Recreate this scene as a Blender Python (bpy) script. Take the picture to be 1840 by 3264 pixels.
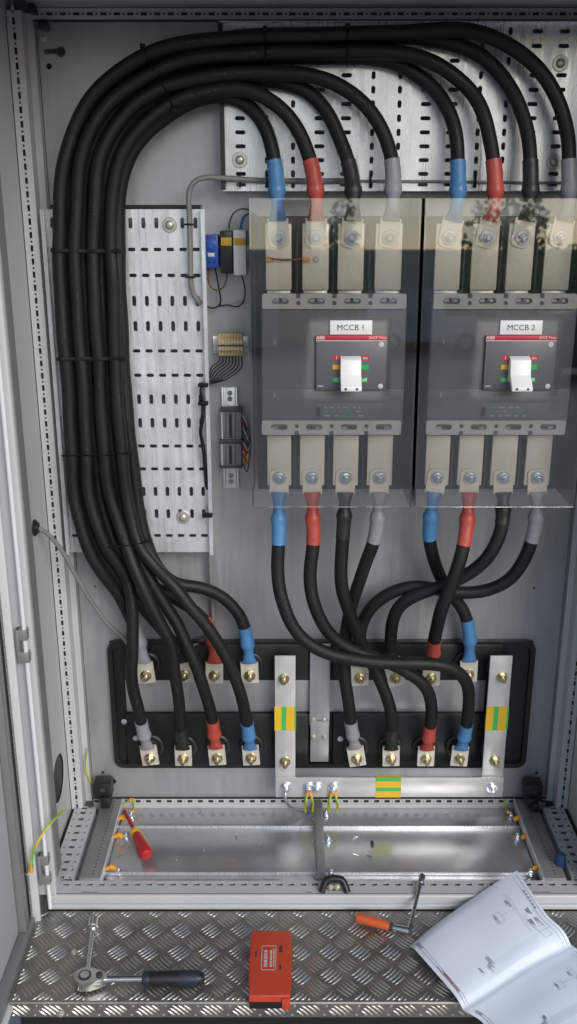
import bpy, bmesh, math, random
from mathutils import Vector, Matrix
from mathutils.geometry import tessellate_polygon

random.seed(7)
for o in list(bpy.data.objects):
    bpy.data.objects.remove(o, do_unlink=True)
SC = bpy.context.scene
COL = SC.collection

# ------------------------------------------------------------------ camera
# world: X right, Y into the cabinet (mounting plate front at Y=0), Z up, metres
F_PX, PITCH = 3030.0, math.radians(18.1)
CAM = Vector((0.0, -1.97, 1.37))
cd = bpy.data.cameras.new('camera')
cam = bpy.data.objects.new('camera', cd)
COL.objects.link(cam)
cam.location = CAM
cam.rotation_euler = (math.pi / 2 - PITCH, 0, 0)
cd.sensor_fit = 'AUTO'
cd.sensor_width = 36.0
cd.lens = 36.0 * F_PX / 3264.0
cd.clip_start, cd.clip_end = 0.02, 500
SC.camera = cam

# ------------------------------------------------------------------ world and sun (hazy daylight from the front right, soft shadows)
W = bpy.data.worlds.new('World')
SC.world = W
W.use_nodes = True
wn = W.node_tree
sky = wn.nodes.new('ShaderNodeTexSky')
sky.sky_type = 'NISHITA'
sky.sun_disc = False
SUN_EL, SUN_AZ = math.radians(29), math.radians(152)
sky.sun_elevation = SUN_EL
sky.sun_rotation = SUN_AZ
sky.air_density = 1.0
sky.dust_density = 1.0
sky.ozone_density = 1.0
bg = wn.nodes['Background']
bg.inputs['Strength'].default_value = 0.10
wn.links.new(sky.outputs[0], bg.inputs['Color'])

sd = bpy.data.lights.new('sun', 'SUN')
sd.energy = 1.5
sd.angle = math.radians(34)
sd.color = (1.0, 0.985, 0.96)
sun = bpy.data.objects.new('sun', sd)
COL.objects.link(sun)
to_sun = Vector((math.sin(SUN_AZ) * math.cos(SUN_EL), math.cos(SUN_AZ) * math.cos(SUN_EL), math.sin(SUN_EL)))
sun.location = to_sun * 20
sun.rotation_euler = (-to_sun).to_track_quat('-Z', 'Y').to_euler()

vs = SC.view_settings
vs.view_transform = 'Standard'
vs.look = 'None'
vs.gamma = 1.0
vs.use_curve_mapping = False
vs.exposure = 0.5

# ------------------------------------------------------------------ helpers
FW = Vector((0, math.cos(PITCH), -math.sin(PITCH)))
UP = Vector((0, math.sin(PITCH), math.cos(PITCH)))
RT = Vector((1, 0, 0))


def ray(px, py):
    return FW + RT * ((px - 920.0) / F_PX) - UP * ((py - 1632.0) / F_PX)


def P(px, py, Y=0.0):
    d = ray(px, py)
    return CAM + d * ((Y - CAM.y) / d.y)


def G(px, py, Z=0.0):
    d = ray(px, py)
    return CAM + d * ((Z - CAM.z) / d.z)


def S(px, py, X):
    d = ray(px, py)
    return CAM + d * ((X - CAM.x) / d.x)


def srgb(r, g, b):
    def f(c):
        c /= 255.0
        return c / 12.92 if c <= 0.04045 else ((c + 0.055) / 1.055) ** 2.4
    return (f(r), f(g), f(b), 1.0)


MATS = {}


def mat(name, col, rough=0.5, metal=0.0, var=0.0, vscale=20.0, stretch=(1, 1, 1), bump=0.0, bscale=200.0,
        rvar=0.0, spec=0.5, col2=None, coat=0.0, smudge=0.0, sscale=3.0):
    """Principled material whose colour and roughness vary with noise in object space."""
    m = bpy.data.materials.new(name)
    m.use_nodes = True
    nt = m.node_tree
    bs = nt.nodes['Principled BSDF']
    c = tuple(col) if len(col) == 4 else tuple(col) + (1,)
    bs.inputs['Base Color'].default_value = c
    bs.inputs['Roughness'].default_value = rough
    bs.inputs['Metallic'].default_value = metal
    bs.inputs['Specular IOR Level'].default_value = spec
    bs.inputs['Coat Weight'].default_value = coat
    tc = mp = None

    def coords(st):
        nonlocal tc
        if tc is None:
            tc = nt.nodes.new('ShaderNodeNewGeometry')
        mpn = nt.nodes.new('ShaderNodeMapping')
        mpn.inputs['Scale'].default_value = st
        nt.links.new(tc.outputs['Position'], mpn.inputs['Vector'])
        return mpn
    if var > 0 or rvar > 0:
        mp = coords(stretch)
        n = nt.nodes.new('ShaderNodeTexNoise')
        n.inputs['Scale'].default_value = vscale
        n.inputs['Detail'].default_value = 6
        n.inputs['Roughness'].default_value = 0.62
        nt.links.new(mp.outputs[0], n.inputs['Vector'])
        if var > 0:
            rp = nt.nodes.new('ShaderNodeValToRGB')
            rp.color_ramp.elements[0].position = 0.3
            rp.color_ramp.elements[1].position = 0.7
            c2 = col2 if col2 else tuple(min(1, x * (1 + var)) for x in c[:3]) + (1,)
            rp.color_ramp.elements[0].color = tuple(x * (1 - var) for x in c[:3]) + (1,)
            rp.color_ramp.elements[1].color = c2
            nt.links.new(n.outputs['Fac'], rp.inputs[0])
            nt.links.new(rp.outputs[0], bs.inputs['Base Color'])
        if rvar > 0:
            mr = nt.nodes.new('ShaderNodeMapRange')
            mr.inputs['From Min'].default_value = 0.3
            mr.inputs['From Max'].default_value = 0.7
            mr.inputs['To Min'].default_value = max(0.02, rough - rvar)
            mr.inputs['To Max'].default_value = min(1, rough + rvar)
            nt.links.new(n.outputs['Fac'], mr.inputs['Value'])
            nt.links.new(mr.outputs[0], bs.inputs['Roughness'])
    if smudge > 0:
        mp3 = coords((1, 1, 1))
        n3 = nt.nodes.new('ShaderNodeTexNoise')
        n3.inputs['Scale'].default_value = sscale
        n3.inputs['Detail'].default_value = 9
        n3.inputs['Roughness'].default_value = 0.7
        n3.inputs['Distortion'].default_value = 1.2
        nt.links.new(mp3.outputs[0], n3.inputs['Vector'])
        r3 = nt.nodes.new('ShaderNodeMapRange')
        r3.inputs['From Min'].default_value = 0.35
        r3.inputs['From Max'].default_value = 0.65
        r3.inputs['To Min'].default_value = 1 - smudge
        r3.inputs['To Max'].default_value = 1 + smudge * .5
        nt.links.new(n3.outputs['Fac'], r3.inputs['Value'])
        mx = nt.nodes.new('ShaderNodeVectorMath')
        mx.operation = 'MULTIPLY'
        src = bs.inputs['Base Color'].links[0].from_socket if bs.inputs['Base Color'].links else None
        if src is not None:
            nt.links.new(src, mx.inputs[0])
        else:
            mx.inputs[0].default_value = c[:3]
        nt.links.new(r3.outputs[0], mx.inputs[1])
        nt.links.new(mx.outputs[0], bs.inputs['Base Color'])
    if bump > 0:
        mp2 = coords(stretch)
        n2 = nt.nodes.new('ShaderNodeTexNoise')
        n2.inputs['Scale'].default_value = bscale
        n2.inputs['Detail'].default_value = 4
        nt.links.new(mp2.outputs[0], n2.inputs['Vector'])
        b = nt.nodes.new('ShaderNodeBump')
        b.inputs['Strength'].default_value = bump
        b.inputs['Distance'].default_value = 0.001
        nt.links.new(n2.outputs['Fac'], b.inputs['Height'])
        nt.links.new(b.outputs[0], bs.inputs['Normal'])
    MATS[name] = m
    return m


M = MATS
mat('zinc_plate', srgb(174, 175, 177), 0.42, 0.55, var=0.055, vscale=9, stretch=(9, 1, 0.7), rvar=0.10, bump=0.05, bscale=60, smudge=0.10, sscale=3.5)
mat('tray_zinc', srgb(230, 231, 233), 0.32, 0.58, var=0.07, vscale=12, stretch=(10, 1, 0.5), rvar=0.12, bump=0.015, bscale=40, smudge=0.16, sscale=9)
mat('floor_zinc', srgb(196, 198, 200), 0.31, 0.80, var=0.06, vscale=8, rvar=0.04, smudge=0.08, sscale=5)
mat('grey_paint', srgb(182, 184, 184), 0.42, 0.0, var=0.04, vscale=5, bump=0.08, bscale=900)
mat('door_paint', srgb(200, 203, 203), 0.45, 0.0, var=0.03, vscale=4, bump=0.08, bscale=900, smudge=0.06)
mat('profile_zinc', srgb(140, 140, 140), 0.45, 0.4, var=0.08, vscale=15, stretch=(1, 1, 0.3))
mat('dark_part_and_shade', srgb(52, 53, 54), 0.8, 0.0, var=0.1)  # dark tone of small parts, also stands for shade behind slots
mat('black_rubber', srgb(19, 19, 20), 0.58, 0.0, var=0.25, vscale=14, bump=0.10, bscale=220, rvar=0.12, spec=0.4)
mat('black_plastic', srgb(27, 27, 28), 0.42, 0.0, var=0.12, vscale=30, rvar=0.08)
mat('black_tie', srgb(18, 18, 19), 0.65, spec=0.25)
mat('cable_print', srgb(56, 56, 58), 0.6)
mat('print_faint', srgb(186, 190, 200), 0.7)
mat('print_white', srgb(120, 120, 120), 0.6)
mat('shrink_blue', srgb(72, 124, 172), 0.42, 0.0, var=0.10, vscale=30, bump=0.35, bscale=70, rvar=0.10)
mat('shrink_red', srgb(170, 70, 58), 0.42, 0.0, var=0.10, vscale=30, bump=0.35, bscale=70, rvar=0.10)
mat('shrink_grey', srgb(140, 140, 147), 0.45, 0.0, var=0.08, vscale=30, bump=0.35, bscale=70, rvar=0.10)
mat('shrink_black', srgb(36, 36, 38), 0.45, 0.0, var=0.10, vscale=30, bump=0.15, bscale=90)
mat('tin', srgb(240, 228, 204), 0.36, 0.12, var=0.13, vscale=22, stretch=(1.5, 1, 0.6), rvar=0.1, bump=0.04, bscale=120,
    col2=srgb(228, 222, 210))
mat('lug_tin', srgb(212, 206, 194), 0.40, 0.4, var=0.10, vscale=40, rvar=0.1)
mat('tin_dull', srgb(196, 192, 182), 0.36, 0.7, var=0.10, vscale=40, rvar=0.1)
mat('alu_bar', srgb(214, 213, 210), 0.36, 0.5, var=0.08, vscale=16, stretch=(1, 1, 1), rvar=0.10, bump=0.03, bscale=80)
mat('steel', srgb(214, 218, 224), 0.28, 0.9, var=0.1, vscale=90)
mat('brass', srgb(196, 184, 152), 0.28, 1.0, var=0.12, vscale=90)
mat('chrome', srgb(205, 205, 205), 0.16, 1.0, var=0.06, vscale=60, rvar=0.05)
mat('white_rod', srgb(235, 238, 240), 0.25, 0.3)
mat('mccb_grey', srgb(104, 104, 106), 0.48, 0.0, var=0.05, vscale=40, bump=0.12, bscale=1200, smudge=0.07, sscale=12)
mat('mccb_dark', srgb(88, 90, 95), 0.40, 0.0, var=0.04, vscale=40)
mat('backing_grey', srgb(70, 70, 72), 0.5, 0.0, var=0.06, vscale=20)
mat('light_plastic', srgb(186, 182, 178), 0.45, 0.0, var=0.05, vscale=40)
mat('white_plastic', srgb(222, 222, 220), 0.4, 0.0, var=0.03, vscale=30)
mat('label_white', srgb(218, 219, 220), 0.35)
mat('print_black', srgb(20, 20, 22), 0.5)
mat('print_grey', srgb(150, 152, 156), 0.6)
mat('print_red', srgb(150, 90, 92), 0.6)
mat('strip_red', srgb(178, 44, 52), 0.4)
mat('mark_yellow', srgb(214, 160, 30), 0.45, var=0.06)
mat('mark_green', srgb(30, 160, 72), 0.45)
mat('tape_yellow', srgb(222, 178, 40), 0.4, var=0.05)
mat('tape_green', srgb(70, 178, 92), 0.4, var=0.05)
mat('thermo_blue', srgb(34, 74, 170), 0.42, var=0.08, vscale=60)
mat('terminal_beige', srgb(196, 172, 122), 0.5, var=0.08, vscale=60)
mat('terminal_grey', srgb(120, 122, 124), 0.5, var=0.06, vscale=60)
mat('wire_brown', srgb(112, 72, 52), 0.45)
mat('wire_blue', srgb(36, 84, 150), 0.45)
mat('wire_black', srgb(28, 28, 30), 0.45)
mat('wire_red', srgb(176, 40, 44), 0.45)
mat('wire_grey', srgb(122, 122, 122), 0.5, var=0.06)
mat('wire_white', srgb(205, 205, 202), 0.5)
mat('wire_yellow', srgb(214, 178, 40), 0.45)
mat('wire_green', srgb(86, 160, 60), 0.45)
mat('tag_orange', srgb(226, 150, 32), 0.5, var=0.08)
mat('tool_red', srgb(172, 34, 40), 0.4, var=0.06)
mat('tool_yellow', srgb(212, 170, 50), 0.45)
mat('tool_orange', srgb(196, 88, 42), 0.42, var=0.08)
mat('case_orange', srgb(184, 64, 40), 0.42, var=0.07, vscale=40, rvar=0.06)
mat('grip_blue', srgb(28, 38, 52), 0.5, var=0.1)
mat('blue_cap', srgb(34, 66, 104), 0.5)
mat('paper', srgb(230, 235, 244), 0.75, var=0.015, vscale=8)
mat('tread_alu', srgb(150, 146, 138), 0.42, 0.85, var=0.22, vscale=26, rvar=0.10, bump=0.12, bscale=160)
mat('tread_lug', srgb(184, 180, 173), 0.37, 0.95, var=0.14, vscale=30, rvar=0.08)
mat('asphalt', srgb(150, 149, 147), 0.9, var=0.12, vscale=6, bump=0.4, bscale=160)


def shield_mat():
    m = bpy.data.materials.new('polycarbonate')
    m.use_nodes = True
    nt = m.node_tree
    nt.nodes.clear()
    out = nt.nodes.new('ShaderNodeOutputMaterial')
    tr = nt.nodes.new('ShaderNodeBsdfTransparent')
    tr.inputs['Color'].default_value = (0.97, 0.97, 0.97, 1)
    gl = nt.nodes.new('ShaderNodeBsdfGlossy')
    gl.inputs['Roughness'].default_value = 0.02
    gl.inputs['Color'].default_value = (1, 1, 1, 1)
    df = nt.nodes.new('ShaderNodeBsdfDiffuse')
    df.inputs['Color'].default_value = (0.8, 0.8, 0.8, 1)
    fr = nt.nodes.new('ShaderNodeFresnel')
    fr.inputs['IOR'].default_value = 1.75
    geo = nt.nodes.new('ShaderNodeNewGeometry')
    nz = nt.nodes.new('ShaderNodeTexNoise')
    nz.inputs['Scale'].default_value = 11
    nz.inputs['Detail'].default_value = 8
    nt.links.new(geo.outputs['Position'], nz.inputs['Vector'])
    mr = nt.nodes.new('ShaderNodeMapRange')
    mr.inputs['From Min'].default_value = 0.35
    mr.inputs['From Max'].default_value = 0.75
    mr.inputs['To Min'].default_value = 0.002
    mr.inputs['To Max'].default_value = 0.014
    nt.links.new(nz.outputs['Fac'], mr.inputs['Value'])
    m1 = nt.nodes.new('ShaderNodeMixShader')
    m2 = nt.nodes.new('ShaderNodeMixShader')
    nt.links.new(mr.outputs[0], m1.inputs[0])
    nt.links.new(tr.outputs[0], m1.inputs[1])
    nt.links.new(df.outputs[0], m1.inputs[2])
    nt.links.new(fr.outputs[0], m2.inputs[0])
    nt.links.new(m1.outputs[0], m2.inputs[1])
    nt.links.new(gl.outputs[0], m2.inputs[2])
    nt.links.new(m2.outputs[0], out.inputs['Surface'])
    MATS['polycarbonate'] = m


shield_mat()


# ---- mesh builder -------------------------------------------------
class MB:
    def __init__(self):
        self.v, self.f = [], []

    def add(self, vs_, fs_):
        o = len(self.v)
        self.v += [Vector(v) for v in vs_]
        self.f += [tuple(i + o for i in f) for f in fs_]
        return self

    def box(self, x0, x1, y0, y1, z0, z1, bev=0.0, seg=2, mtx=None):
        x0, x1 = min(x0, x1), max(x0, x1)
        y0, y1 = min(y0, y1), max(y0, y1)
        z0, z1 = min(z0, z1), max(z0, z1)
        if bev <= 0:
            vs_ = [Vector((x, y, z)) for z in (z0, z1) for y in (y0, y1) for x in (x0, x1)]
            fs_ = [(0, 2, 3, 1), (4, 5, 7, 6), (0, 1, 5, 4), (2, 6, 7, 3), (0, 4, 6, 2), (1, 3, 7, 5)]
        else:
            bm = bmesh.new()
            bmesh.ops.create_cube(bm, size=1.0)
            c = Vector(((x0 + x1) / 2, (y0 + y1) / 2, (z0 + z1) / 2))
            for v in bm.verts:
                v.co = Vector((v.co.x * (x1 - x0), v.co.y * (y1 - y0), v.co.z * (z1 - z0))) + c
            bev = min(bev, 0.49 * min(x1 - x0, y1 - y0, z1 - z0))
            bmesh.ops.bevel(bm, geom=list(bm.edges), offset=bev, segments=seg, profile=0.5, affect='EDGES')
            bm.verts.index_update()
            vs_ = [v.co.copy() for v in bm.verts]
            fs_ = [tuple(v.index for v in f.verts) for f in bm.faces]
            bm.free()
        if mtx is not None:
            vs_ = [mtx @ v for v in vs_]
        return self.add(vs_, fs_)

    def tube(self, path, rad, n=12, cap=True, flat=None, wide=None):
        """path: points; rad: float or list; flat: list of squash factors along the Y-ish normal."""
        k = len(path)
        rr = rad if isinstance(rad, (list, tuple)) else [rad] * k
        ff = flat if flat else [1.0] * k
        ww = wide if wide else [1.0] * k
        T = []
        for i in range(k):
            a = path[max(0, i - 1)]
            b = path[min(k - 1, i + 1)]
            d = (b - a)
            T.append(d.normalized() if d.length > 1e-9 else Vector((0, 0, 1)))
        ref = Vector((0, 1, 0))
        if abs(T[0].dot(ref)) > 0.95:
            ref = Vector((1, 0, 0))
        nrm = (ref - T[0] * ref.dot(T[0])).normalized()
        vs_, fs_ = [], []
        for i in range(k):
            nrm = (nrm - T[i] * nrm.dot(T[i])).normalized()
            b = T[i].cross(nrm)
            for j in range(n):
                a = 2 * math.pi * j / n
                vs_.append(path[i] + nrm * (math.cos(a) * rr[i] * ff[i]) + b * (math.sin(a) * rr[i] * ww[i]))
        for i in range(k - 1):
            for j in range(n):
                j2 = (j + 1) % n
                fs_.append((i * n + j, i * n + j2, (i + 1) * n + j2, (i + 1) * n + j))
        if cap:
            fs_.append(tuple(range(n - 1, -1, -1)))
            fs_.append(tuple((k - 1) * n + j for j in range(n)))
        return self.add(vs_, fs_)

    def cyl(self, a, b, r, n=16, r2=None):
        return self.tube([Vector(a), Vector(b)], [r, r if r2 is None else r2], n)

    def lathe(self, org, axis, prof, n=20):
        """prof: [(t, r)] along axis."""
        axis = Vector(axis).normalized()
        org = Vector(org)
        return self.tube2([org + axis * t for t, r in prof], [max(r, 1e-5) for t, r in prof], axis, n)

    def tube2(self, path, rr, axis, n):
        ref = Vector((0, 0, 1)) if abs(axis.z) < 0.9 else Vector((1, 0, 0))
        u = axis.cross(ref).normalized()
        w = axis.cross(u)
        vs_, fs_ = [], []
        for i, p in enumerate(path):
            for j in range(n):
                a = 2 * math.pi * j / n
                vs_.append(p + u * (math.cos(a) * rr[i]) + w * (math.sin(a) * rr[i]))
        for i in range(len(path) - 1):
            for j in range(n):
                j2 = (j + 1) % n
                fs_.append((i * n + j, i * n + j2, (i + 1) * n + j2, (i + 1) * n + j))
        fs_.append(tuple(range(n - 1, -1, -1)))
        fs_.append(tuple((len(path) - 1) * n + j for j in range(n)))
        return self.add(vs_, fs_)

    def sheet(self, loops, org, u, v, t):
        """flat sheet with holes: loops[0] outline, others holes (2D); front at org, thickness t along u x v reversed."""
        org, u, v = Vector(org), Vector(u), Vector(v)
        nrm = u.cross(v).normalized()
        flat = [p for l in loops for p in l]
        tri = tessellate_polygon([[Vector((p[0], p[1], 0)) for p in l] for l in loops])
        fr = [org + u * p[0] + v * p[1] for p in flat]
        bk = [p - nrm * t for p in fr]
        n = len(fr)
        fs_ = []
        for a, b, c in tri:
            pa, pb, pc = flat[a], flat[b], flat[c]
            ar = (pb[0] - pa[0]) * (pc[1] - pa[1]) - (pb[1] - pa[1]) * (pc[0] - pa[0])
            if ar < 0:
                b, c = c, b
            fs_.append((a, b, c))
            fs_.append((a + n, c + n, b + n))
        o = 0
        for l in loops:
            k = len(l)
            for i in range(k):
                a, b = o + i, o + (i + 1) % k
                fs_.append((a, a + n, b + n, b))
            o += k
        return self.add(fr + bk, fs_)

    def strip_with_slots(self, org, u, v, t, us, vs_, hole):
        """perforated sheet made of a lattice of cells; hole(i, j) gives (w, h, round) or None."""
        org, u, v = Vector(org), Vector(u), Vector(v)
        nrm = u.cross(v).normalized()
        for i in range(len(us) - 1):
            for j in range(len(vs_) - 1):
                u0, u1, v0, v1 = us[i], us[i + 1], vs_[j], vs_[j + 1]
                h = hole(i, j)
                rect = [(u0, v0), (u1, v0), (u1, v1), (u0, v1)]
                cu, cv = (u0 + u1) / 2, (v0 + v1) / 2
                if not h:
                    self.add([org + u * a + v * b for a, b in rect], [(0, 1, 2, 3)])
                    continue
                w, hh, rnd = h[:3]
                if len(h) > 3:
                    cu, cv = cu + h[3], cv + h[4]
                lp = slot(w, hh, rnd)
                lp = [(cu + a, cv + b) for a, b in lp]
                pts = rect + lp
                tri = tessellate_polygon([[Vector((a, b, 0)) for a, b in rect], [Vector((a, b, 0)) for a, b in lp]])
                fs_ = []
                for a, b, c in tri:
                    pa, pb, pc = pts[a], pts[b], pts[c]
                    ar = (pb[0] - pa[0]) * (pc[1] - pa[1]) - (pb[1] - pa[1]) * (pc[0] - pa[0])
                    fs_.append((a, b, c) if ar > 0 else (a, c, b))
                vv = [org + u * a + v * b for a, b in pts]
                n = len(vv)
                vv += [org + u * a + v * b - nrm * t for a, b in lp]
                k = len(lp)
                for q in range(k):
                    q2 = (q + 1) % k
                    fs_.append((4 + q, n + q, n + q2, 4 + q2))
                self.add(vv, fs_)
        return self

    def build(self, name, m, parent=None, smooth=35, kind=None):
        me = bpy.data.meshes.new(name)
        org = ORG.get(parent, Vector((0, 0, 0))) if parent is not None else Vector((0, 0, 0))
        me.from_pydata([tuple(v - org) for v in self.v], [], self.f)
        me.validate()
        me.materials.append(M[m])
        if smooth:
            me.polygons.foreach_set('use_smooth', [True] * len(me.polygons))
            me.set_sharp_from_angle(angle=math.radians(smooth))
        me.update()
        o = bpy.data.objects.new(name, me)
        COL.objects.link(o)
        if parent is not None:
            o.parent = parent
        ORG[o] = org
        if kind:
            o['kind'] = kind
        return o


ORG = {}


def slot(w, h, rnd, n=5):
    """slot outline centred on 0: rounded ends if rnd."""
    if not rnd:
        return [(-w / 2, -h / 2), (w / 2, -h / 2), (w / 2, h / 2), (-w / 2, h / 2)]
    r = min(w, h) / 2
    pts = []
    for cx, cy, a0 in ((w / 2 - r, h / 2 - r, 0), (-w / 2 + r, h / 2 - r, 90), (-w / 2 + r, -h / 2 + r, 180), (w / 2 - r, -h / 2 + r, 270)):
        for k in range(n):
            a = math.radians(a0 + 90 * k / n)
            pts.append((cx + r * math.cos(a), cy + r * math.sin(a)))
    return pts


def rrect(w, h, r, n=6):
    pts = []
    for cx, cy, a0 in ((w / 2 - r, h / 2 - r, 0), (-w / 2 + r, h / 2 - r, 90), (-w / 2 + r, -h / 2 + r, 180), (w / 2 - r, -h / 2 + r, 270)):
        for k in range(n + 1):
            a = math.radians(a0 + 90 * k / n)
            pts.append((cx + r * math.cos(a), cy + r * math.sin(a)))
    return pts


def tag(o, label=None, cat=None, group=None, kind=None):
    if label:
        o['label'] = label
    if cat:
        o['category'] = cat
    if group:
        o['group'] = group
    if kind:
        o['kind'] = kind
    return o


def thing(name, loc, label, cat, group=None):
    o = bpy.data.objects.new(name, None)
    o.empty_display_size = 0.02
    COL.objects.link(o)
    o.location = loc
    ORG[o] = Vector(loc)
    return tag(o, label, cat, group)


def place(name, mesh, parent, loc, rot=None):
    """another object on shared mesh data; loc in world space."""
    o = bpy.data.objects.new(name, mesh)
    COL.objects.link(o)
    if parent is not None:
        o.parent = parent
        o.location = Vector(loc) - ORG[parent]
    else:
        o.location = loc
    if rot is not None:
        o.rotation_euler = rot
    ORG[o] = Vector(loc)
    return o


def mesh_only(mb, name, m, smooth=35):
    o = mb.build(name, m, None, smooth)
    me = o.data
    bpy.data.objects.remove(o, do_unlink=True)
    return me


def spline(pts, step=0.007):
    """centripetal Catmull-Rom through 3D points, resampled evenly."""
    p = [2 * pts[0] - pts[1]] + list(pts) + [2 * pts[-1] - pts[-2]]
    out = []
    for i in range(1, len(p) - 2):
        p0, p1, p2, p3 = p[i - 1], p[i], p[i + 1], p[i + 2]
        t0 = 0.0
        t1 = t0 + max((p1 - p0).length, 1e-6) ** 0.5
        t2 = t1 + max((p2 - p1).length, 1e-6) ** 0.5
        t3 = t2 + max((p3 - p2).length, 1e-6) ** 0.5
        n = max(3, int((p2 - p1).length / (step * 0.4)))
        for k in range(n):
            t = t1 + (t2 - t1) * k / n
            a1 = p0 * ((t1 - t) / (t1 - t0)) + p1 * ((t - t0) / (t1 - t0))
            a2 = p1 * ((t2 - t) / (t2 - t1)) + p2 * ((t - t1) / (t2 - t1))
            a3 = p2 * ((t3 - t) / (t3 - t2)) + p3 * ((t - t2) / (t3 - t2))
            b1 = a1 * ((t2 - t) / (t2 - t0)) + a2 * ((t - t0) / (t2 - t0))
            b2 = a2 * ((t3 - t) / (t3 - t1)) + a3 * ((t - t1) / (t3 - t1))
            out.append(b1 * ((t2 - t) / (t2 - t1)) + b2 * ((t - t1) / (t2 - t1)))
    out.append(pts[-1].copy())
    cum = [0.0]
    for i in range(1, len(out)):
        cum.append(cum[-1] + (out[i] - out[i - 1]).length)
    L = cum[-1]
    n = max(2, int(L / step))
    res, j = [], 0
    for k in range(n + 1):
        s = L * k / n
        while j < len(out) - 2 and cum[j + 1] < s:
            j += 1
        d = cum[j + 1] - cum[j]
        f = (s - cum[j]) / d if d > 1e-9 else 0
        res.append(out[j].lerp(out[j + 1], min(max(f, 0), 1)))
    return res, L


def smooth_path(res, it=6):
    for _ in range(it):
        res = [res[0]] + [(res[i - 1] + res[i] * 2 + res[i + 1]) / 4 for i in range(1, len(res) - 1)] + [res[-1]]
    return res


def text(name, body, size, loc, m, parent, align='CENTER', rot=(math.pi / 2, 0, 0), extrude=0.0001, sx=1.0):
    cu = bpy.data.curves.new(name, 'FONT')
    cu.body = body
    cu.size = size
    cu.align_x = align
    cu.align_y = 'CENTER'
    cu.extrude = extrude
    cu.resolution_u = 3
    t = bpy.data.objects.new('t', cu)
    COL.objects.link(t)
    dg = bpy.context.evaluated_depsgraph_get()
    me = bpy.data.meshes.new_from_object(t.evaluated_get(dg))
    bpy.data.objects.remove(t, do_unlink=True)
    for v in me.vertices:
        v.co.x *= sx
    me.materials.clear()
    me.materials.append(M[m])
    me.name = name
    return place(name, me, parent, loc, rot)


def wire(name, pts, r, m, parent=None, n=8, step=0.006):
    res, L = spline([Vector(p) for p in pts], step)
    return MB().tube(res, r, n).build(name, m, parent, 60)


# shared fasteners, axis towards the viewer (-Y), base at origin
def fastener(kind):
    mb = MB()
    if kind == 'stud':      # washer, hex nut, threaded end
        mb.lathe((0, 0, 0), (0, -1, 0), [(0, .0125), (.0022, .0125), (.0026, .012), (.0028, .0)], 20)
        mb.lathe((0, -.0026, 0), (0, -1, 0), [(0, .0098), (.0075, .0098), (.0088, .0082)], 6)
        mb.lathe((0, -.010, 0), (0, -1, 0), [(0, .0052), (.013, .0052), (.0145, .004)], 12)
    elif kind == 'bolt':    # big washer, spring washer, hex head
        mb.lathe((0, 0, 0), (0, -1, 0), [(0, .0135), (.002, .0135), (.0025, .013), (.0026, .0)], 22)
        mb.lathe((0, -.0025, 0), (0, -1, 0), [(0, .0105), (.0025, .0105)], 18)
        mb.lathe((0, -.005, 0), (0, -1, 0), [(0, .0092), (.0055, .0092), (.0066, .0078)], 6)
        mb.lathe((0, -.011, 0), (0, -1, 0), [(0, .0052), (.005, .0052), (.006, .004)], 12)
    elif kind == 'dome':    # coach screw on a washer
        mb.lathe((0, 0, 0), (0, -1, 0), [(0, .0145), (.0015, .0145), (.002, .0138), (.0021, 0)], 24)
        mb.lathe((0, -.002, 0), (0, -1, 0), [(0, .0085), (.002, .0082), (.004, .0065), (.005, .003), (.0052, 0)], 18)
        mb.box(-.004, .004, -.0078, -.006, -.0009, .0009)
    elif kind == 'small':
        mb.lathe((0, 0, 0), (0, -1, 0), [(0, .0068), (.0012, .0068)], 16)
        mb.lathe((0, -.0012, 0), (0, -1, 0), [(0, .0048), (.0038, .0048), (.0046, .0038)], 6)
    return mb


FAST = {(k, m): mesh_only(fastener(k), 'fastener_' + k, m) for k, m in
        (('small', 'tin_dull'), ('stud', 'brass'), ('stud', 'steel'), ('bolt', 'steel'), ('dome', 'tin_dull'), ('small', 'steel'), ('dome', 'steel'))}


TURN = random.Random(77)


def fasten(kind, m, loc, parent, name='bolt', rot=None):
    if rot is None:
        rot = (0, TURN.uniform(0, 6.28), 0)
    return place(name, FAST[(kind, m)], parent, loc, rot)


def pbox(mb, x0, y0, x1, y1, Yf, Yb, bev=0.0, seg=2):
    """box whose front face at Y=Yf covers the photo rectangle."""
    ym = (y0 + y1) / 2
    return mb.box(P(x0, ym, Yf).x, P(x1, ym, Yf).x, Yf, Yb, P(x0, y1, Yf).z, P(x0, y0, Yf).z, bev, seg)

# ================================================================== SETTING
XL, XR = -0.527, 0.674          # outer sides of the enclosure
ZT = 1.775                      # outer top
YF = -0.345                     # front plane of the body
gm = MB()
gm.box(-40, 40, -60, 30, -0.62, -0.6)
tag(gm.build('ground', 'asphalt', None, 0), kind='structure')

# ------------------------------------------------------------------ what stands opposite: it shows as reflections in the shields and lights the cabinet
mat('cream_render', srgb(232, 226, 210), 0.85, var=0.10, vscale=2.5, bump=0.4, bscale=40)
mat('red_brick', srgb(176, 112, 92), 0.85, var=0.12, vscale=8)
mat('leaf', srgb(120, 156, 66), 0.6, var=0.35, vscale=9)
mat('van_white', srgb(226, 230, 234), 0.2, coat=0.5)
mat('car_blue', srgb(28, 44, 84), 0.2, coat=0.5)
mat('car_glass', srgb(24, 30, 34), 0.05, spec=0.8)
mat('tyre', srgb(28, 28, 28), 0.8)
YWALL = -32.0
wl = MB()
wl.box(-14, 16, YWALL - .25, YWALL, -.6, 2.6)
wl.box(-14, 16, YWALL - .3, YWALL + .05, 2.6, 2.7)
tag(wl.build('garden_wall', 'cream_render', None, 0), 'cream rendered wall reflected in the clear shields', 'wall')
bpr = thing('brick_pier', (0.0, YWALL + .3, -.6), 'red brick pier reflected near the first red sleeve', 'pier')
rb_ = random.Random(5)
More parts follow.
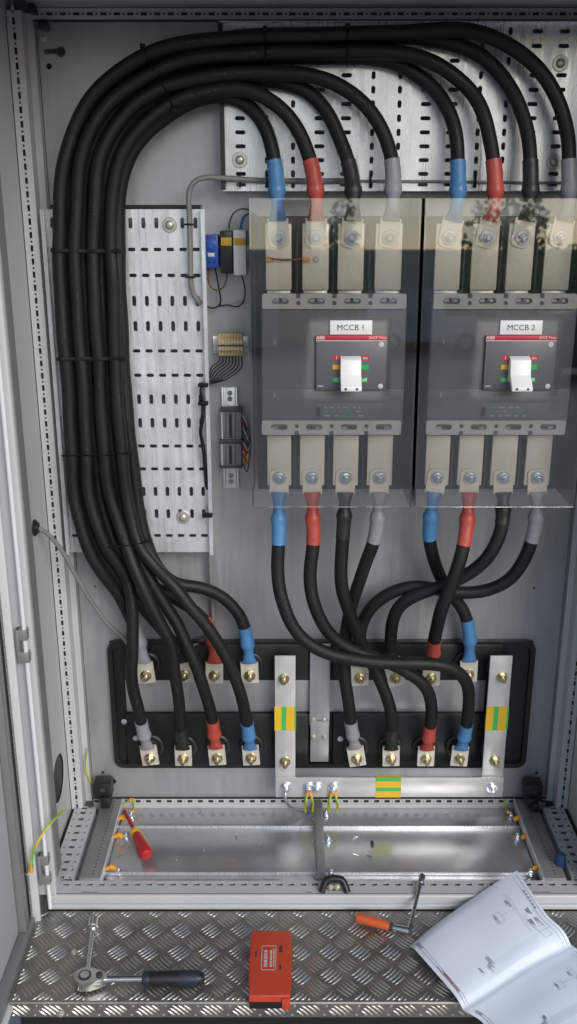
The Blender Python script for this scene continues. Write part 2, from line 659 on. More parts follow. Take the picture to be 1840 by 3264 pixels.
bmesh_b = mesh_only(MB().box(-.1065, .1065, -.05, .05, -.0325, .0325, .004, 1), 'brick', 'red_brick', 30)
MB().box(-.40, .75, YWALL + .02, YWALL + .30, -.6, 4.3).build('mortar_core', 'cream_render', bpr, 0)
for r_ in range(65):
    for c_ in range(5):
        place('brick', bmesh_b, bpr, (-.29 + c_ * .225 + (.0 if r_ % 2 else .06), YWALL + .29 + rb_.uniform(-.003, .003), -.56 + r_ * .075))
hg = MB()
rh = random.Random(9)
crowns = [(1.75, 2.0, .62, 2.4), (1.35, .6, .8, 1.2), (6.5, 1.9, .9, 2.6), (7.6, 2.8, .9, 2.2), (9.6, 1.4, 1.6, 1.6), (12, 2.6, 1.6, 2.4), (-4, 1.6, 1.8, 2.2), (-8, 2.0, 2.0, 2.6), (4.9, .4, .9, 1.0)]
for k in range(11000):
    cx_, cz_, rx_, rz_ = crowns[k % len(crowns)]
    dv_ = Vector((rh.gauss(0, 1), rh.gauss(0, 1), rh.gauss(0, 1))).normalized() * rh.random() ** .45
    p = Vector((cx_ + dv_.x * rx_ + rh.gauss(0, .06), YWALL + 1.3 + dv_.y * .9, cz_ + dv_.z * rz_))
    if p.z < -.58:
        continue
    a, b = Vector((rh.uniform(-1, 1), rh.uniform(-1, 1), rh.uniform(-1, 1))).normalized() * .12, Vector((rh.uniform(-1, 1), rh.uniform(-1, 1), rh.uniform(-1, 1))).normalized() * .08
    hg.add([p - a, p + b, p + a, p - b], [(0, 1, 2, 3)])
tag(hg.build('hedge', 'leaf', None, 0), 'green leafy hedge reflected at the right shield', 'hedge', kind='stuff')


def parked(name, label, cat, x, y, L, paint, prof, wins, group='parked vehicles opposite'):
    """side-on vehicle: profile (along, height) extruded across, with glass, wheels and lamps."""
    t = thing(name, (x, y, -.6), label, cat, group)
    n_ = len(prof)
    w_ = .85
    for_ = []
    mb = MB()
    vv_ = [(x + a * L, y - w_, -.6 + h) for a, h in prof] + [(x + a * L, y + w_, -.6 + h) for a, h in prof]
    ff_ = [(i, (i + 1) % n_, n_ + (i + 1) % n_, n_ + i) for i in range(n_)] + [tuple(range(n_ - 1, -1, -1)), tuple(range(n_, 2 * n_))]
    mb.add(vv_, ff_)
    mb.build('body', paint, t, 30)
    for wpoly in wins:
        m_ = len(wpoly)
        mb = MB()
        mb.sheet([wpoly if wpoly[0][0] < wpoly[-1][0] else wpoly], (x, y + w_ + .006, -.6), (L, 0, 0), (0, 0, 1), .004)
        mb.build('window', 'car_glass', t, 0)
    for a in (.2, .8):
        wh = MB().lathe((x + a * L, y + w_ - .18, -.28), (0, 1, 0), [(0, .32), (.18, .32), (.2, .29), (.2, .2)], 28).build('wheel', 'tyre', t)
        MB().lathe((x + a * L, y + w_ + .005, -.28), (0, 1, 0), [(0, .2), (.02, .18), (.03, .05)], 20).build('rim', 'chrome', wh)
    return t


parked('parked_van', 'white van reflected left of the first grey sleeve', 'van', 2.45, -29.5, 3.9, 'van_white',
       [(.02, .35), (.98, .35), (1, .7), (.98, 1.0), (.86, 1.15), (.76, 1.9), (.70, 1.98), (.06, 2.0), (.01, 1.9), (0, .8)],
       [[(.80, 1.15), (.845, 1.17), (.755, 1.78), (.62, 1.80), (.62, 1.15)][::-1]])

saloon = [(.03, .25), (.97, .25), (1, .5), (.98, .72), (.90, .82), (.74, .92), (.62, 1.38), (.55, 1.45), (.30, 1.45), (.22, 1.38), (.10, .98), (.01, .92), (0, .6)]
parked('parked_car', 'dark blue car reflected along the right shield', 'car', 4.8, -20.0, 4.3, 'car_blue', saloon,
       [[(.245, 1.36), (.43, 1.39), (.43, .96), (.15, .96)][::-1], [(.45, 1.39), (.56, 1.38), (.70, .96), (.45, .96)][::-1]])
# ------------------------------------------------------------------ the enclosure
cab = thing('electrical_cabinet', (0.0735, -0.17, -0.03), 'open light grey steel enclosure with slotted posts and a zinc mounting plate', 'cabinet')

# mounting plate with its key holes
pl_w, pl_z0, pl_z1 = 0.617 + 0.470, 0.002, 1.688
loops = [[(0, 0), (pl_w, 0), (pl_w, pl_z1 - pl_z0), (0, pl_z1 - pl_z0)]]


def plate_hole(px, py, shape):
    p = P(px, py, 0)
    loops.append([(p.x + 0.470 + a, p.z - pl_z0 + b) for a, b in shape])


circ = lambda r, n=14: [(r * math.cos(2 * math.pi * k / n), r * math.sin(2 * math.pi * k / n)) for k in range(n)]
key = lambda s: [(s * a, b) for a, b in ((-.021, -.0045), (.002, -.0045), (.006, -.0085), (.012, -.0095), (.019, -.005), (.020, .002), (.016, .008),
                                         (.009, .0095), (.003, .0055), (-.021, .0045))]
for px, py, sh in ((157, 211, circ(.0055)), (176, 165, key(1)), (328, 2462, circ(.004)), (344, 2490, key(1)), (1711, 2464, circ(.004)),
                   (1694, 2493, key(-1)), (303, 1870, circ(.0025)), (1703, 1874, circ(.0025))):
    plate_hole(px, py, sh)
MB().sheet(loops, (-0.470, 0, pl_z0), (1, 0, 0), (0, 0, 1), 0.003).build('mounting_plate', 'zinc_plate', cab, 30)
fasten('small', 'steel', P(138, 120, 0), cab)
# edge fold of the plate with its row of small slots
for sx, x0 in ((-1, -0.4735), (1, 0.6205)):
    MB().box(x0 - .0025, x0 + .0025, -.002, .018, pl_z0, pl_z1).build('plate_fold', 'zinc_plate', cab, 0)

# rear wall behind the plate
MB().box(XL + .002, XR - .002, 0.047, 0.049, -0.06, ZT - .01).build('rear_panel', 'grey_paint', cab, 0)
MB().box(XL, XR, -.338, .049, -.64, -.0605).build('plinth', 'grey_paint', cab, 0)


def lattice(a, b, pitch, big=0.6):
    """cell borders alternating long and short cells."""
    out = [a]
    while out[-1] < b - pitch:
        out += [out[-1] + pitch * big, out[-1] + pitch]
    out.append(b)
    return out


def rear_post(mir):
    s = -1 if mir else 1
    xo = (XR if mir else XL)
    X = lambda d: xo + s * d
    post = MB()
    a, b = (X(.040), X(.012)) if mir else (X(.012), X(.040))
    # front face with slots
    vs_ = lattice(0.0, 1.70, 0.025)
    post.strip_with_slots((a, -.046, 0.0), (1, 0, 0), (0, 0, 1), .0018, [0, b - a], vs_,
                          lambda i, j: (.0052, .0118, False) if j % 2 == 0 else (.0042, .0042, True))
    # cheeks of the profile
    post.box(X(.0115), X(.0135), -.046, -.004, 0, 1.70)
    post.box(X(.0385), X(.0405), -.0455, -.012, 0, 1.70)
    o = post.build('rear_post', 'grey_paint', cab, 0)
    st = MB()
    st.box(X(.0408), X(.054), -.0135, -.0115, 0, 1.70)
    st.build('post_step', 'grey_paint', o, 0)
    bk = MB()
    bk.box(X(.014), X(.038), -.036, -.030, 0, 1.70)
    bk.build('post_slot_shade', 'dark_part_and_shade', o, 0)  # dark strip standing for the shade behind the post slots
    return o


rear_post(False)
rear_post(True)

# side panels
for mir in (False, True):
    x = XR if mir else XL
    s = -1 if mir else 1
    sp = MB()
    if not mir:
        # left panel with its round cable hole
        c = S(188, 2480, XL + .012)
        out = [(0, 0), (.335, 0), (.335, 1.76), (0, 1.76)]
        hole = [(c.y + .335 + a, c.z + b) for a, b in circ(.054, 32)]
        # sheet plane: u along +Y, v up, faces +X
        sp.sheet([out, hole], (XL + .012, -.335, 0.0), (0, 1, 0), (0, 0, 1), .002)
    else:
        sp.box(XR - .012, XR - .010, -.335, 0.04, 0, 1.76)
    sp.build('side_panel', 'grey_paint', cab, 0)
    MB().box(x, x + s * .0015, YF, 0.05, -.06, ZT).build('outer_skin', 'grey_paint', cab, 0)
# black blanking disc in the round hole
c = S(188, 2480, XL + .012)
disc = MB().lathe((XL + .004, c.y, c.z), (1, 0, 0), [(0, .060), (.004, .060), (.0045, .03), (.005, 0)], 32)
disc.build('blanking_disc', 'black_plastic', cab)

# top rail at the back and its neighbours
tr_ = MB()
us = lattice(0.0, 1.12, 0.025)
tr_.strip_with_slots((-.475, -.046, 1.713), (1, 0, 0), (0, 0, 1), .0018, us, [0, .034],
                     lambda i, j: (.0118, .0052, False) if i % 2 == 0 else (.0042, .0042, True))
tr_.strip_with_slots((-.475, -.014, 1.690), (1, 0, 0), (0, 0, 1), .0018, us, [0, .019],
                     lambda i, j: (.0118, .0052, False) if i % 2 == 0 else (.0042, .0042, True))
tr_.box(-.475, .645, -.046, -.013, 1.7105, 1.7125)
trl = tr_.build('top_rail', 'grey_paint', cab, 0)
MB().box(-.475, .645, -.034, -.030, 1.7135, 1.747).build('rail_slot_shade', 'dark_part_and_shade', trl, 0)  # dark backing painted as the shade inside the rail slots
MB().box(-.475, .645, -.009, -.006, 1.691, 1.708).build('rail_slot_shade', 'dark_part_and_shade', trl, 0)  # same painted shade behind the lower row of slots
# side rails under the roof
for x0, x1 in ((XL + .012, XL + .040), (XR - .040, XR - .012)):
    sr = MB()
    vs_ = lattice(0.0, .27, 0.025)
    sr.strip_with_slots((x0, -.32, 1.716), (0, 1, 0), (1, 0, 0), .0018, vs_, [0, x1 - x0],
                        lambda i, j: (.0118, .0052, False) if i % 2 == 0 else (.0042, .0042, True))
    sr.box(x0 - .001 if x0 < 0 else x1 - .001, x0 + .001 if x0 < 0 else x1 + .001, -.32, -.05, 1.716, 1.75)
    sr.build('roof_side_rail', 'grey_paint', cab, 0)
MB().box(XL, XR, YF, .05, ZT - .02, ZT).build('roof_panel', 'grey_paint', cab, 0)
MB().box(XL - .02, XR + .02, YF - .28, YF - .0005, ZT - .018, ZT - .002, .002).build('added_shade_canopy', 'grey_paint', cab)  # unseen canopy, added only to shade the top of the cabinet
MB().box(XL + .002, XR - .002, YF, YF + .045, 1.672, ZT - .0205, .004).build('front_top_rail', 'grey_paint', cab)  # lower edge hung deeper, out of view, to shade the plate top

# front posts: face, rolled edge and seal
for mir in (False, True):
    x = XR if mir else XL
    s = -1 if mir else 1
    fp = MB()
    fp.box(x + s * .002, x + s * .046, YF + .002, YF + .06, 0.0, 1.714, .005, 3)
    fo = fp.build('front_post', 'grey_paint', cab)
    MB().box(x + s * .0462, x + s * .0485, YF + .012, YF + .05, .04, 1.70).build('post_edge', 'profile_zinc', fo, 0)

# bright locking rod in front of the left post and its guides
rod_x, rod_y = -.492, YF - .012
rod = MB().cyl((rod_x, rod_y, -.018), (rod_x, rod_y, 1.72), .0043, 14).build('lock_rod', 'white_rod', cab)
for (py0, py1) in ((2005, 2110), (2725, 2815)):
    z1, z0 = P(90, py0, rod_y).z, P(90, py1, rod_y).z
    g = MB()
    g.box(rod_x - .016, rod_x + .006, rod_y - .006, rod_y + .010, z1 - .022, z1, .002)
    g.box(rod_x - .016, rod_x + .006, rod_y - .006, rod_y + .010, z0, z0 + .022, .002)
    g.box(rod_x - .0165, rod_x - .010, rod_y - .008, rod_y + .010, z0, z1, .001)
    g.build('rod_guide', 'profile_zinc', rod)

# ------------------------------------------------------------------ enclosure floor
def floor_part(name, x0, x1, y0, y1, z0, z1, m='floor_zinc', bev=.0012):
    return MB().box(x0, x1, y0, y1, z0, z1, bev).build(name, m, cab)


floor_part('gland_plate', -.40, .545, -.088, -.012, -.024, -.0215)
floor_part('gland_plate', -.40, .545, -.250, -.0925, -.021, -.0185)
floor_part('gland_plate', -.40, .545, -.292, -.2535, -.024, -.0215)
floor_part('plate_joint', -.40, .545, -.0925, -.0885, -.026, -.0145, 'tray_zinc', .0008)
floor_part('plate_joint', -.40, .545, -.2533, -.2497, -.026, -.0145, 'tray_zinc', .0008)
# middle seal bar
floor_part('middle_bar', P(1008, 2700, -.1).x - .004, P(1008, 2700, -.1).x + .016, -.292, -.014, -.018, .004, 'profile_zinc', .003)
# side brackets
for x0, x1 in ((-.444, -.398), (.541, .590)):
    b = MB()
    b.box(x0, x1, -.296, -.014, -.010, .006, .0015)
    bo = b.build('side_bracket', 'profile_zinc', cab)
    lip = x1 if x0 < 0 else x0
    MB().box(lip - .0012, lip + .0012, -.296, -.014, -.016, .0075, .0006).build('bracket_lip', 'tray_zinc', bo)
    mesh = mesh_only(MB().box(-.0011, .0011, -.0011, .0011, 0, .0006), 'hole_mark', 'dark_part_and_shade', 0)
    hs = MB()
    for k in range(24):
        hs.box(x0 + .026, x0 + .0285, -.285 + k * .0112, -.281 + k * .0112, .006, .0063)
    hs.build('bracket_holes', 'dark_part_and_shade', bo, 0)
# floor side rails with square slots
for mir in (False, True):
    x0, x1 = (.603, .652) if mir else (-.506, -.457)
    fr = MB()
    vs_ = lattice(0.0, .25, 0.025, .5)

    def hole(i, j):
        if j == 1:
            return (.0105, .0125, False) if i % 2 == 0 else (.003, .003, True)
        return (.0062, .0045, False) if i % 2 == 0 else None
    fr.strip_with_slots((x0, -.296, .004), (0, 1, 0), (-1, 0, 0), .0018, vs_, [0, -.012, -.034, -(x1 - x0)], hole)
    fr.box(x0, x1, -.296, -.05, -.0165, -.0145)
    xi = x0 if mir else x1
    fr.box(xi - .001, xi + .001, -.296, -.05, -.022, .0038)
    fr.build('floor_side_rail', 'grey_paint', cab, 0)
    MB().box(x0 - .04 if mir else x1 + .0015, x0 - .0015 if mir else x1 + .04, -.296, -.012, -.023, -.0195).build('floor_edge', 'grey_paint', cab, 0)
# rear bottom rail under the plate
rb = MB()
us = lattice(0.0, 1.09, 0.025)
rb.strip_with_slots((-.470, -.0085, -.0045), (1, 0, 0), (0, 0, 1), .0018, us, [-.007, .0062],
                    lambda i, j: (.012, .0075, False) if i % 2 == 0 else (.003, .003, True))
rb.box(-.47, .62, -.0102, .02, -.0265, -.0118)
rbo = rb.build('rear_bottom_rail', 'grey_paint', cab, 0)
MB().box(-.47, .62, -.003, .001, -.0115, .0015).build('rail_slot_shade', 'dark_part_and_shade', rbo, 0)  # dark backing in place of the shade under the slots
# front sill: slotted top, rounded front lip
fs = MB()
us = lattice(0.0, 1.15, 0.025, .62)
fs.strip_with_slots((-.502, -.335, .0), (1, 0, 0), (0, 1, 0), .0018, us, [0, .0195, .038],
                    lambda i, j: ((.0125, .0075, False, 0, -.001) if i % 2 == 0 else (.003, .003, True)) if j == 1 else None)
fs.box(-.502, .648, -.2975, -.2955, -.02, -.0001)
fs.box(-.48, .63, -.33, -.30, -.018, -.014)
fso = fs.build('front_sill', 'grey_paint', cab, 0)
lipm = MB()
lipm.box(XL + .03, XR - .03, YF + .0005, -.3345, -.0265, .0015, .0045, 3)
lipm.box(XL + .03, XR - .03, YF - .006, YF + .004, -.0285, -.0165, .003, 3)
lipm.build('sill_lip', 'grey_paint', fso)
em = MB()
for px in (273, 286, 307, 1706, 1727, 1745, 985):
    p = G(px, 2842, .0)
    em.box(p.x - .006, p.x + .006, -.3322, -.3310, .00005, .0004)
em.build('stamped_slots', 'dark_part_and_shade', fso, 0)

# ------------------------------------------------------------------ left door, swung open
dx = -.537
door = thing('cabinet_door', (dx, YF - .03, -.05), 'light grey steel door swung open at the left edge', 'door')
MB().box(dx - .003, dx, -1.30, YF - .026, -.030, 1.74, .001).build('door_panel', 'door_paint', door)
# tubular frame along the hinge side: two plain bands and a slotted band
df = MB()
df.box(dx + .0005, dx + .016, YF - .088, YF - .066, -.012, 1.72, .002)
df.box(dx + .0005, dx + .012, YF - .065, YF - .050, -.012, 1.72, .002)
dfo = df.build('hinge_side_tube', 'profile_zinc', door)
ds = MB()
vs_ = lattice(0.0, 1.72, .0125)
ds.strip_with_slots((dx + .016, YF - .050, -.012), (0, 1, 0), (0, 0, 1), .0015, [0, .012], vs_,
                    lambda i, j: (.0045, .0058, False) if j % 2 == 0 else None)
ds.build('slotted_band', 'profile_zinc', dfo, 0)
MB().box(dx + .0005, dx + .012, YF - .049, YF - .039, -.012, 1.72).build('band_slot_shade', 'dark_part_and_shade', dfo, 0)  # dark backing that stands for shade seen through the band slots
bt = MB()
bt.box(dx + .0005, dx + .022, -1.28, YF - .045, -.034, -.012, .002)
bt.build('bottom_tube', 'profile_zinc', door)
be = MB()
be.box(dx - .003, dx + .030, -1.30, YF - .030, -.046, -.036, .002)
be.build('bottom_fold', 'door_paint', door)
MB().box(dx - .003, dx + .030, YF - .036, YF - .0275, -.035, 1.72, .002).build('hinge_fold', 'door_paint', door)

# ------------------------------------------------------------------ tread plate step
ZS, YS = -.030, -.585
step = thing('tread_plate_step', (.08, -.46, -.20), 'aluminium five-bar tread plate step in front of the open cabinet', 'step')
sx0, sx1 = -.512, .86
MB().box(sx0, sx1, YS, YF - .0068, ZS - .003, ZS, .0).build('step_top', 'tread_alu', step, 0)
fb = MB()
nseg = 6
pro = [(YS, ZS - .0015)]
for k in range(nseg + 1):
    a = math.pi / 2 * k / nseg
    pro.append((YS - .0045 * math.sin(a), ZS - .0045 + .0045 * math.cos(a)))
pro += [(YS - .0045, ZS - .034), (YS - .0015, ZS - .034), (YS - .0015, ZS - .006), (YS, ZS - .0035)]
vv = [(x, y, z) for x in (sx0, sx1) for y, z in pro]
n = len(pro)
ff = [(i, (i + 1) % n, n + (i + 1) % n, n + i) for i in range(n)] + [tuple(range(n)), tuple(range(2 * n - 1, n - 1, -1))]
fb.add(vv, ff)
fb.build('step_front', 'tread_alu', step)
# raised five-bar lugs


def lug_bar(mb, c, dirv, side, up, L=.0135, w=.0023, h=.0018):
    """one pointed raised bar: c centre on the plate, dirv along, side across, up normal."""
    pts = []
    for t, k in ((-1, 0), (-.55, .8), (0, 1), (.55, .8), (1, 0)):
        pts.append((t * L, k * w, k * h))
    vs_ = [c + dirv * pts[0][0]]
    for t, ww, hh in pts[1:4]:
        vs_ += [c + dirv * t + side * ww, c + dirv * t + side * ww * .35 + up * hh, c + dirv * t - side * ww * .35 + up * hh, c + dirv * t - side * ww]
    vs_.append(c + dirv * pts[4][0])
    fs_ = []
    for k in range(3):
        fs_.append((0, 1 + k, 2 + k))
        fs_.append((13, 9 + k + 1, 9 + k))
        for r in range(2):
            a = 1 + 4 * r + k
            fs_.append((a, a + 4, a + 5, a + 1))
    mb.add(vs_, fs_)


def lug_field(mb, org, u, v, up, w, h, cell, off=0):
    """five-bar groups on a lattice turned by 45 degrees; w x h is the face, bars that cross its border are left out."""
    e1, e2 = (u + v).normalized(), (v - u).normalized()
    n_ = int((w + h) / cell) + 3
    rj = random.Random(21)
    for i in range(-n_, n_):
        for j in range(-n_, n_):
            c = e1 * ((i + off) * cell) + e2 * (j * cell)
            cu, cv = c.dot(u), c.dot(v)
            if not (-.03 < cu < w + .03 and -.03 < cv < h + .03):
                continue
            d, sd_ = (e1, e2) if (i + j) % 2 == 0 else (e2, e1)
            for k in range(-2, 3):
                Lk = (.0192 - .0012 * abs(k)) * rj.uniform(.95, 1.03)
                q = c + sd_ * (k * .0076)
                lo_, hi_ = -Lk, Lk
                for ax, lim in ((u, w), (v, h)):
                    q0, sl_ = q.dot(ax), d.dot(ax)
                    ta, tb = sorted(((.0012 - q0) / sl_, (lim - .0012 - q0) / sl_))
                    lo_, hi_ = max(lo_, ta), min(hi_, tb)
                if hi_ - lo_ > .006:
                    lug_bar(mb, org + q + d * ((lo_ + hi_) / 2), d, sd_, up, L=(hi_ - lo_) / 2, w=.0030, h=.0018)


lb = MB()
FH = .034
lug_field(lb, Vector((sx0, YS, ZS)), Vector((1, 0, 0)), Vector((0, 1, 0)), Vector((0, 0, 1)), sx1 - sx0, YF - .0068 - YS, .0420)
lug_field(lb, Vector((sx0, YS - .0045, ZS - .005)), Vector((1, 0, 0)), Vector((0, 0, -1)), Vector((0, -1, 0)), sx1 - sx0, FH - .005, .0420, .5)
lb.build('raised_lugs', 'tread_lug', step, 0, kind='stuff')
for px, py in ((237, 3035), (195, 3230)):
    if py < 3190:
        fasten('small', 'tin_dull', G(px, py, ZS), step, 'screw', (-math.pi / 2, 0, 0))
    else:
        fasten('small', 'tin_dull', P(px, py, YS - .0045), step, 'screw')
# closed box under the step
MB().box(sx0 + .01, sx1 - .01, YS + .012, YF + .28, -.56, ZS - .0045).build('step_base', 'black_plastic', step, 0)

# ================================================================== CABLE TRAYS
def cable_tray(name, label, x0, x1, z0, z1, along, cols, rows, Y=-.045):
    t = thing(name, ((x0 + x1) / 2, 0, z0), label, 'cable tray', 'perforated cable trays')
    mb = MB()
    us, vs_, hole = cols
    mb.strip_with_slots((x0, Y, z0), (1, 0, 0), (0, 0, 1), .0015, us, vs_, hole)
    mb.build('perforated_base', 'tray_zinc', t, 0)
    rim = MB()
    if along == 'Z':
        for x in (x0, x1):
            rim.box(x - .0008, x + .0008, Y - .018, Y + .0445, z0, z1)
            s = 1 if x == x1 else -1
            rim.box(x - .0008 * s, x + s * .007, Y - .0192, Y - .0178, z0, z1)
    else:
        for z in (z0, z1):
            rim.box(x0, x1, Y - .016, Y + .0445, z - .0008, z + .0008)
    rim.build('side_flange', 'tray_zinc', t, 0)
    # upright tray: dark strips painted as shadow lines; top tray: black edge trim
    ch = MB()
    if along == 'Z':
        ch.box(x0 + .004, x1 - .004, Y + .018, Y + .044, z1 - .003, z1 + .008)
        ch.box(x0 + .004, x1 - .004, Y + .018, Y + .044, z0 - .006, z0 + .003)
    else:
        ch.box(x0 - .004, x0 + .0045, Y - .012, Y + .044, z0 + .002, z1 - .002)
    ch.build('trim_and_shadow_strip', 'black_plastic', t, 0)
    return t


# vertical tray: 12 columns at 25 mm, 14 rows at 50 mm
Yt = -.045
zc_first = P(600, 711, Yt).z
tz1 = zc_first + .0255
tz0 = P(600, 1760, Yt).z
row_kind = 'vhhvvhhvvhhvvh'
xs = [-.4685 + .0001]
xr = -.1675
us = [0.0, .0005 + (.3 - .0255 * 11.5) / 2]
cx0 = -.1805 - .0252 * 11
us = [0.0] + [cx0 - .0126 - (-.4685) + .0252 * k for k in range(13)] + [xr + .4685]
zrow = [zc_first - .0494 * k for k in range(14)]
vsb = [0.0]
for k in range(13, -1, -1):
    lo = zrow[k] - .0244 - tz0
    hi = zrow[k] + .0244 - tz0
    vsb += [max(lo, .001), hi]
vsb.append(tz1 - tz0)


def hole_v(i, j):
    if i == 0 or i > 12 or j % 2 == 0:
        return None
    k = 13 - (j - 1) // 2
    if k < 0 or k > 13:
        return None
    return (.0080, .0205, True) if row_kind[k] == 'v' else (.0150, .0070, True)


tray_l = cable_tray('cable_tray', 'upright perforated zinc cable tray behind the black bundle at the left', -.4685, xr, tz0, tz1, 'Z', (us, vsb, hole_v), None)
for px, py in ((541, 717), (584, 1649)):
    fasten('dome', 'tin_dull', P(px, py, Yt - .0003), tray_l, 'washer_screw')

# horizontal tray at the top: 12 rows at 25 mm, columns at 50 mm
hx0, hx1 = P(708, 350, Yt).x, .6225
hz0 = P(900, 608, Yt).z
row0 = P(900, 599, Yt).z + .0005
rows = [row0 + .0246 * k for k in range(12)]
hz1 = rows[-1] + .0135
colx0 = P(767, 463, Yt).x
colx = [colx0 + .0497 * k for k in range(15)]
col_kind = 'hvvhhvvhhvvhhvv'
us = [0.0]
for x in colx:
    if x + .0248 < hx1 - .001:
        us += [x - .0246 - hx0, x + .0246 - hx0]
ncol = (len(us) - 1) // 2
us.append(hx1 - hx0)
vsb = [0.0] + [max(.001, z - .0121 - hz0) for z in rows] + [rows[-1] + .0121 - hz0, hz1 - hz0]


def hole_h(i, j):
    if i % 2 == 0 or j == 0 or j > 12:
        return None
    k = (i - 1) // 2
    if k >= ncol:
        return None
    if j == 1:
        return (.0195, .0062, True, 0, .0012) if col_kind[k] == 'h' else (.0072, .0130, True, 0, .001)
    return (.0195, .0076, True) if col_kind[k] == 'h' else (.0078, .0135, True)


tray_h = cable_tray('cable_tray', 'wide perforated zinc cable tray across the top behind the cable arches', hx0, hx1, hz0, hz1, 'X', (us, vsb, hole_h), None)
for px, py in ((765, 510), (1786, 202), (1766, 517)):
    fasten('dome', 'tin_dull', P(px, py, Yt - .0003), tray_h, 'washer_screw')

# ================================================================== BUSHING PANEL
YB = -.006
bp = thing('bushing_panel', P(1025, 2437, 0), 'long black plastic bushing panel with two rows of round bosses', 'panel')
a0, a1 = P(357, 2235, 0), P(1688, 2235, 0)
bz1, bz0 = P(900, 2036, 0).z, P(900, 2436, 0).z
bw, bh = a1.x - a0.x, bz1 - bz0
bcx, bcz = (a0.x + a1.x) / 2, (bz0 + bz1) / 2
MB().sheet([rrect(bw, bh, .022), rrect(bw - .022, bh - .022, .014)[::-1]], (bcx, -.016, bcz), (1, 0, 0), (0, 0, 1), .0155).build('rim', 'black_plastic', bp)
MB().box(bcx - bw / 2 + .004, bcx + bw / 2 - .004, -.004, -.0005, bcz - bh / 2 + .004, bcz + bh / 2 - .004).build('backing', 'black_plastic', bp, 0)
# two rows of insulator bars
ROW = []
for (py0, py1) in ((2050, 2164), (2272, 2432)):
    z1, z0 = P(900, py0, -.012).z, P(900, py1, -.012).z
    for (px0, px1) in ((405, 985), (1060, 1600)):
        x0, x1 = P(px0, (py0 + py1) / 2, -.012).x, P(px1, (py0 + py1) / 2, -.012).x
        br = MB().box(x0, x1, -.019, -.0045, z0, z1, .004)
        bo = br.build('insulator_bar', 'black_plastic', bp)
        ROW.append((bo, x0, x1, z0, z1))
# grey steel strip between the two rows
st = MB()
za, zb = P(900, 2168, -.008).z, P(900, 2268, -.008).z
st.box(P(402, 2218, -.008).x, P(1545, 2218, -.008).x, -.0085, -.0042, zb, za, .001)
st.build('steel_strip', 'zinc_plate', bp)
# bosses under every lug
LUGS_UP = [(466, 2152), (588, 2150), (684, 2152), (797, 2152), (1148, 2160), (1262, 2160), (1375, 2160), (1494, 2148)]
LUGS_LO = [(478, 2415), (585, 2417), (693, 2415), (801, 2415), (1138, 2418), (1247, 2418), (1358, 2418), (1465, 2418)]
Y_LUG = -.052
boss = mesh_only(MB().lathe((0, 0, 0), (0, -1, 0), [(0, .030), (.006, .030), (.008, .027), (.0082, .022), (.014, .021), (.016, .019), (.020, .018), (.0215, .016)], 28), 'boss', 'black_plastic')
for px, py in LUGS_UP + LUGS_LO + [(906, 2163), (906, 2425), (1600, 2158), (1580, 2425)]:
    p = P(px, py, Y_LUG)
    place('boss', boss, bp, (p.x, -.019, p.z + .012))
    MB().cyl((p.x, -.03, p.z), (p.x, Y_LUG + .003, p.z), .009, 14).build('stud_post', 'tin_dull', bp)
for px, py in ((433, 2353), (396, 2300), (1085, 2355)):
    fasten('small', 'steel', P(px, py, -.0195), bp, 'screw')
# upright steel bracket in the middle
cb = thing('steel_bracket', P(1020, 2430, -.02), 'upright grey steel bracket with four rivets between the two cable groups', 'bracket')
pbox(MB(), 988, 2052, 1052, 2312, -.0225, -.0202, .0005).build('upper_leaf', 'zinc_plate', cb)
pbox(MB(), 990, 2300, 1048, 2428, -.0262, -.0240, .0005).build('lower_leaf', 'zinc_plate', cb)
for px in (1000, 1034):
    fasten('small', 'tin_dull', P(px, 2295, -.0226), cb, 'rivet')
    fasten('small', 'tin_dull', P(px, 2350, -.0263), cb, 'rivet')

# ================================================================== EARTH BAR
YE = -.058
eb = thing('earth_bar', P(1240, 2545, YE), 'silver U-shaped earth bar with yellow and green tape marks', 'earth bar')
for (x0, x1, y0, y1) in ((877, 942, 2092, 2484), (1550, 1619, 2092, 2482)):
    pbox(MB(), x0, y0, x1, y1, YE, YE + .006, .0008).build('upright_bar', 'alu_bar', eb)
pbox(MB(), 879, 2479, 1604, 2541, YE - .006, YE - .0002, .0008).build('cross_bar', 'alu_bar', eb)
# tape marks wrapped round the bars
for (x0, x1) in ((875.5, 943.5), (1549.5, 1620)):
    w = x1 - x0
    tp = pbox(MB(), x0, 2253, x1, 2328, YE - .0006, YE + .0066).build('tape_mark', 'tape_yellow', eb, 0)
    for f0, f1 in ((.33, .55), (.93, 1.0)):
        pbox(MB(), x0 + w * f0, 2253, x0 + w * f1 + (0.5 if f1 == 1 else 0), 2328, YE - .0009, YE - .0005).build('green_stripe', 'tape_green', tp, 0)
tp = pbox(MB(), 1198, 2478, 1279, 2542, YE - .0066, YE + .0004).build('tape_mark', 'tape_yellow', eb, 0)
for f0, f1 in ((.0, .2), (.52, .70)):
    pbox(MB(), 1198, 2478 + 64 * f0, 1279, 2478 + 64 * f1, YE - .0069, YE - .0065).build('green_stripe', 'tape_green', tp, 0)
for px, py in ((905, 2163), (909, 2427), (1600, 2158), (1577, 2425)):
    fasten('stud', 'brass', P(px, py, YE - .0002), eb)
for px, py in ((912, 2508), (984, 2508), (1010, 2508), (1063, 2508), (1568, 2510)):
    fasten('bolt', 'steel', P(px, py, YE - .0062), eb)

# ================================================================== CIRCUIT BREAKERS
YM = -.160           # front of the breaker body
DXM = .3195          # second breaker stands this far to the right
TOPBAR = [(847, 930), (964, 1049), (1077, 1161), (1196, 1282)]
BOTBAR = [(852, 929), (956, 1035), (1062, 1143), (1171, 1252)]
YBAR = -.116
TOP_LUG, BOT_LUG = [], []


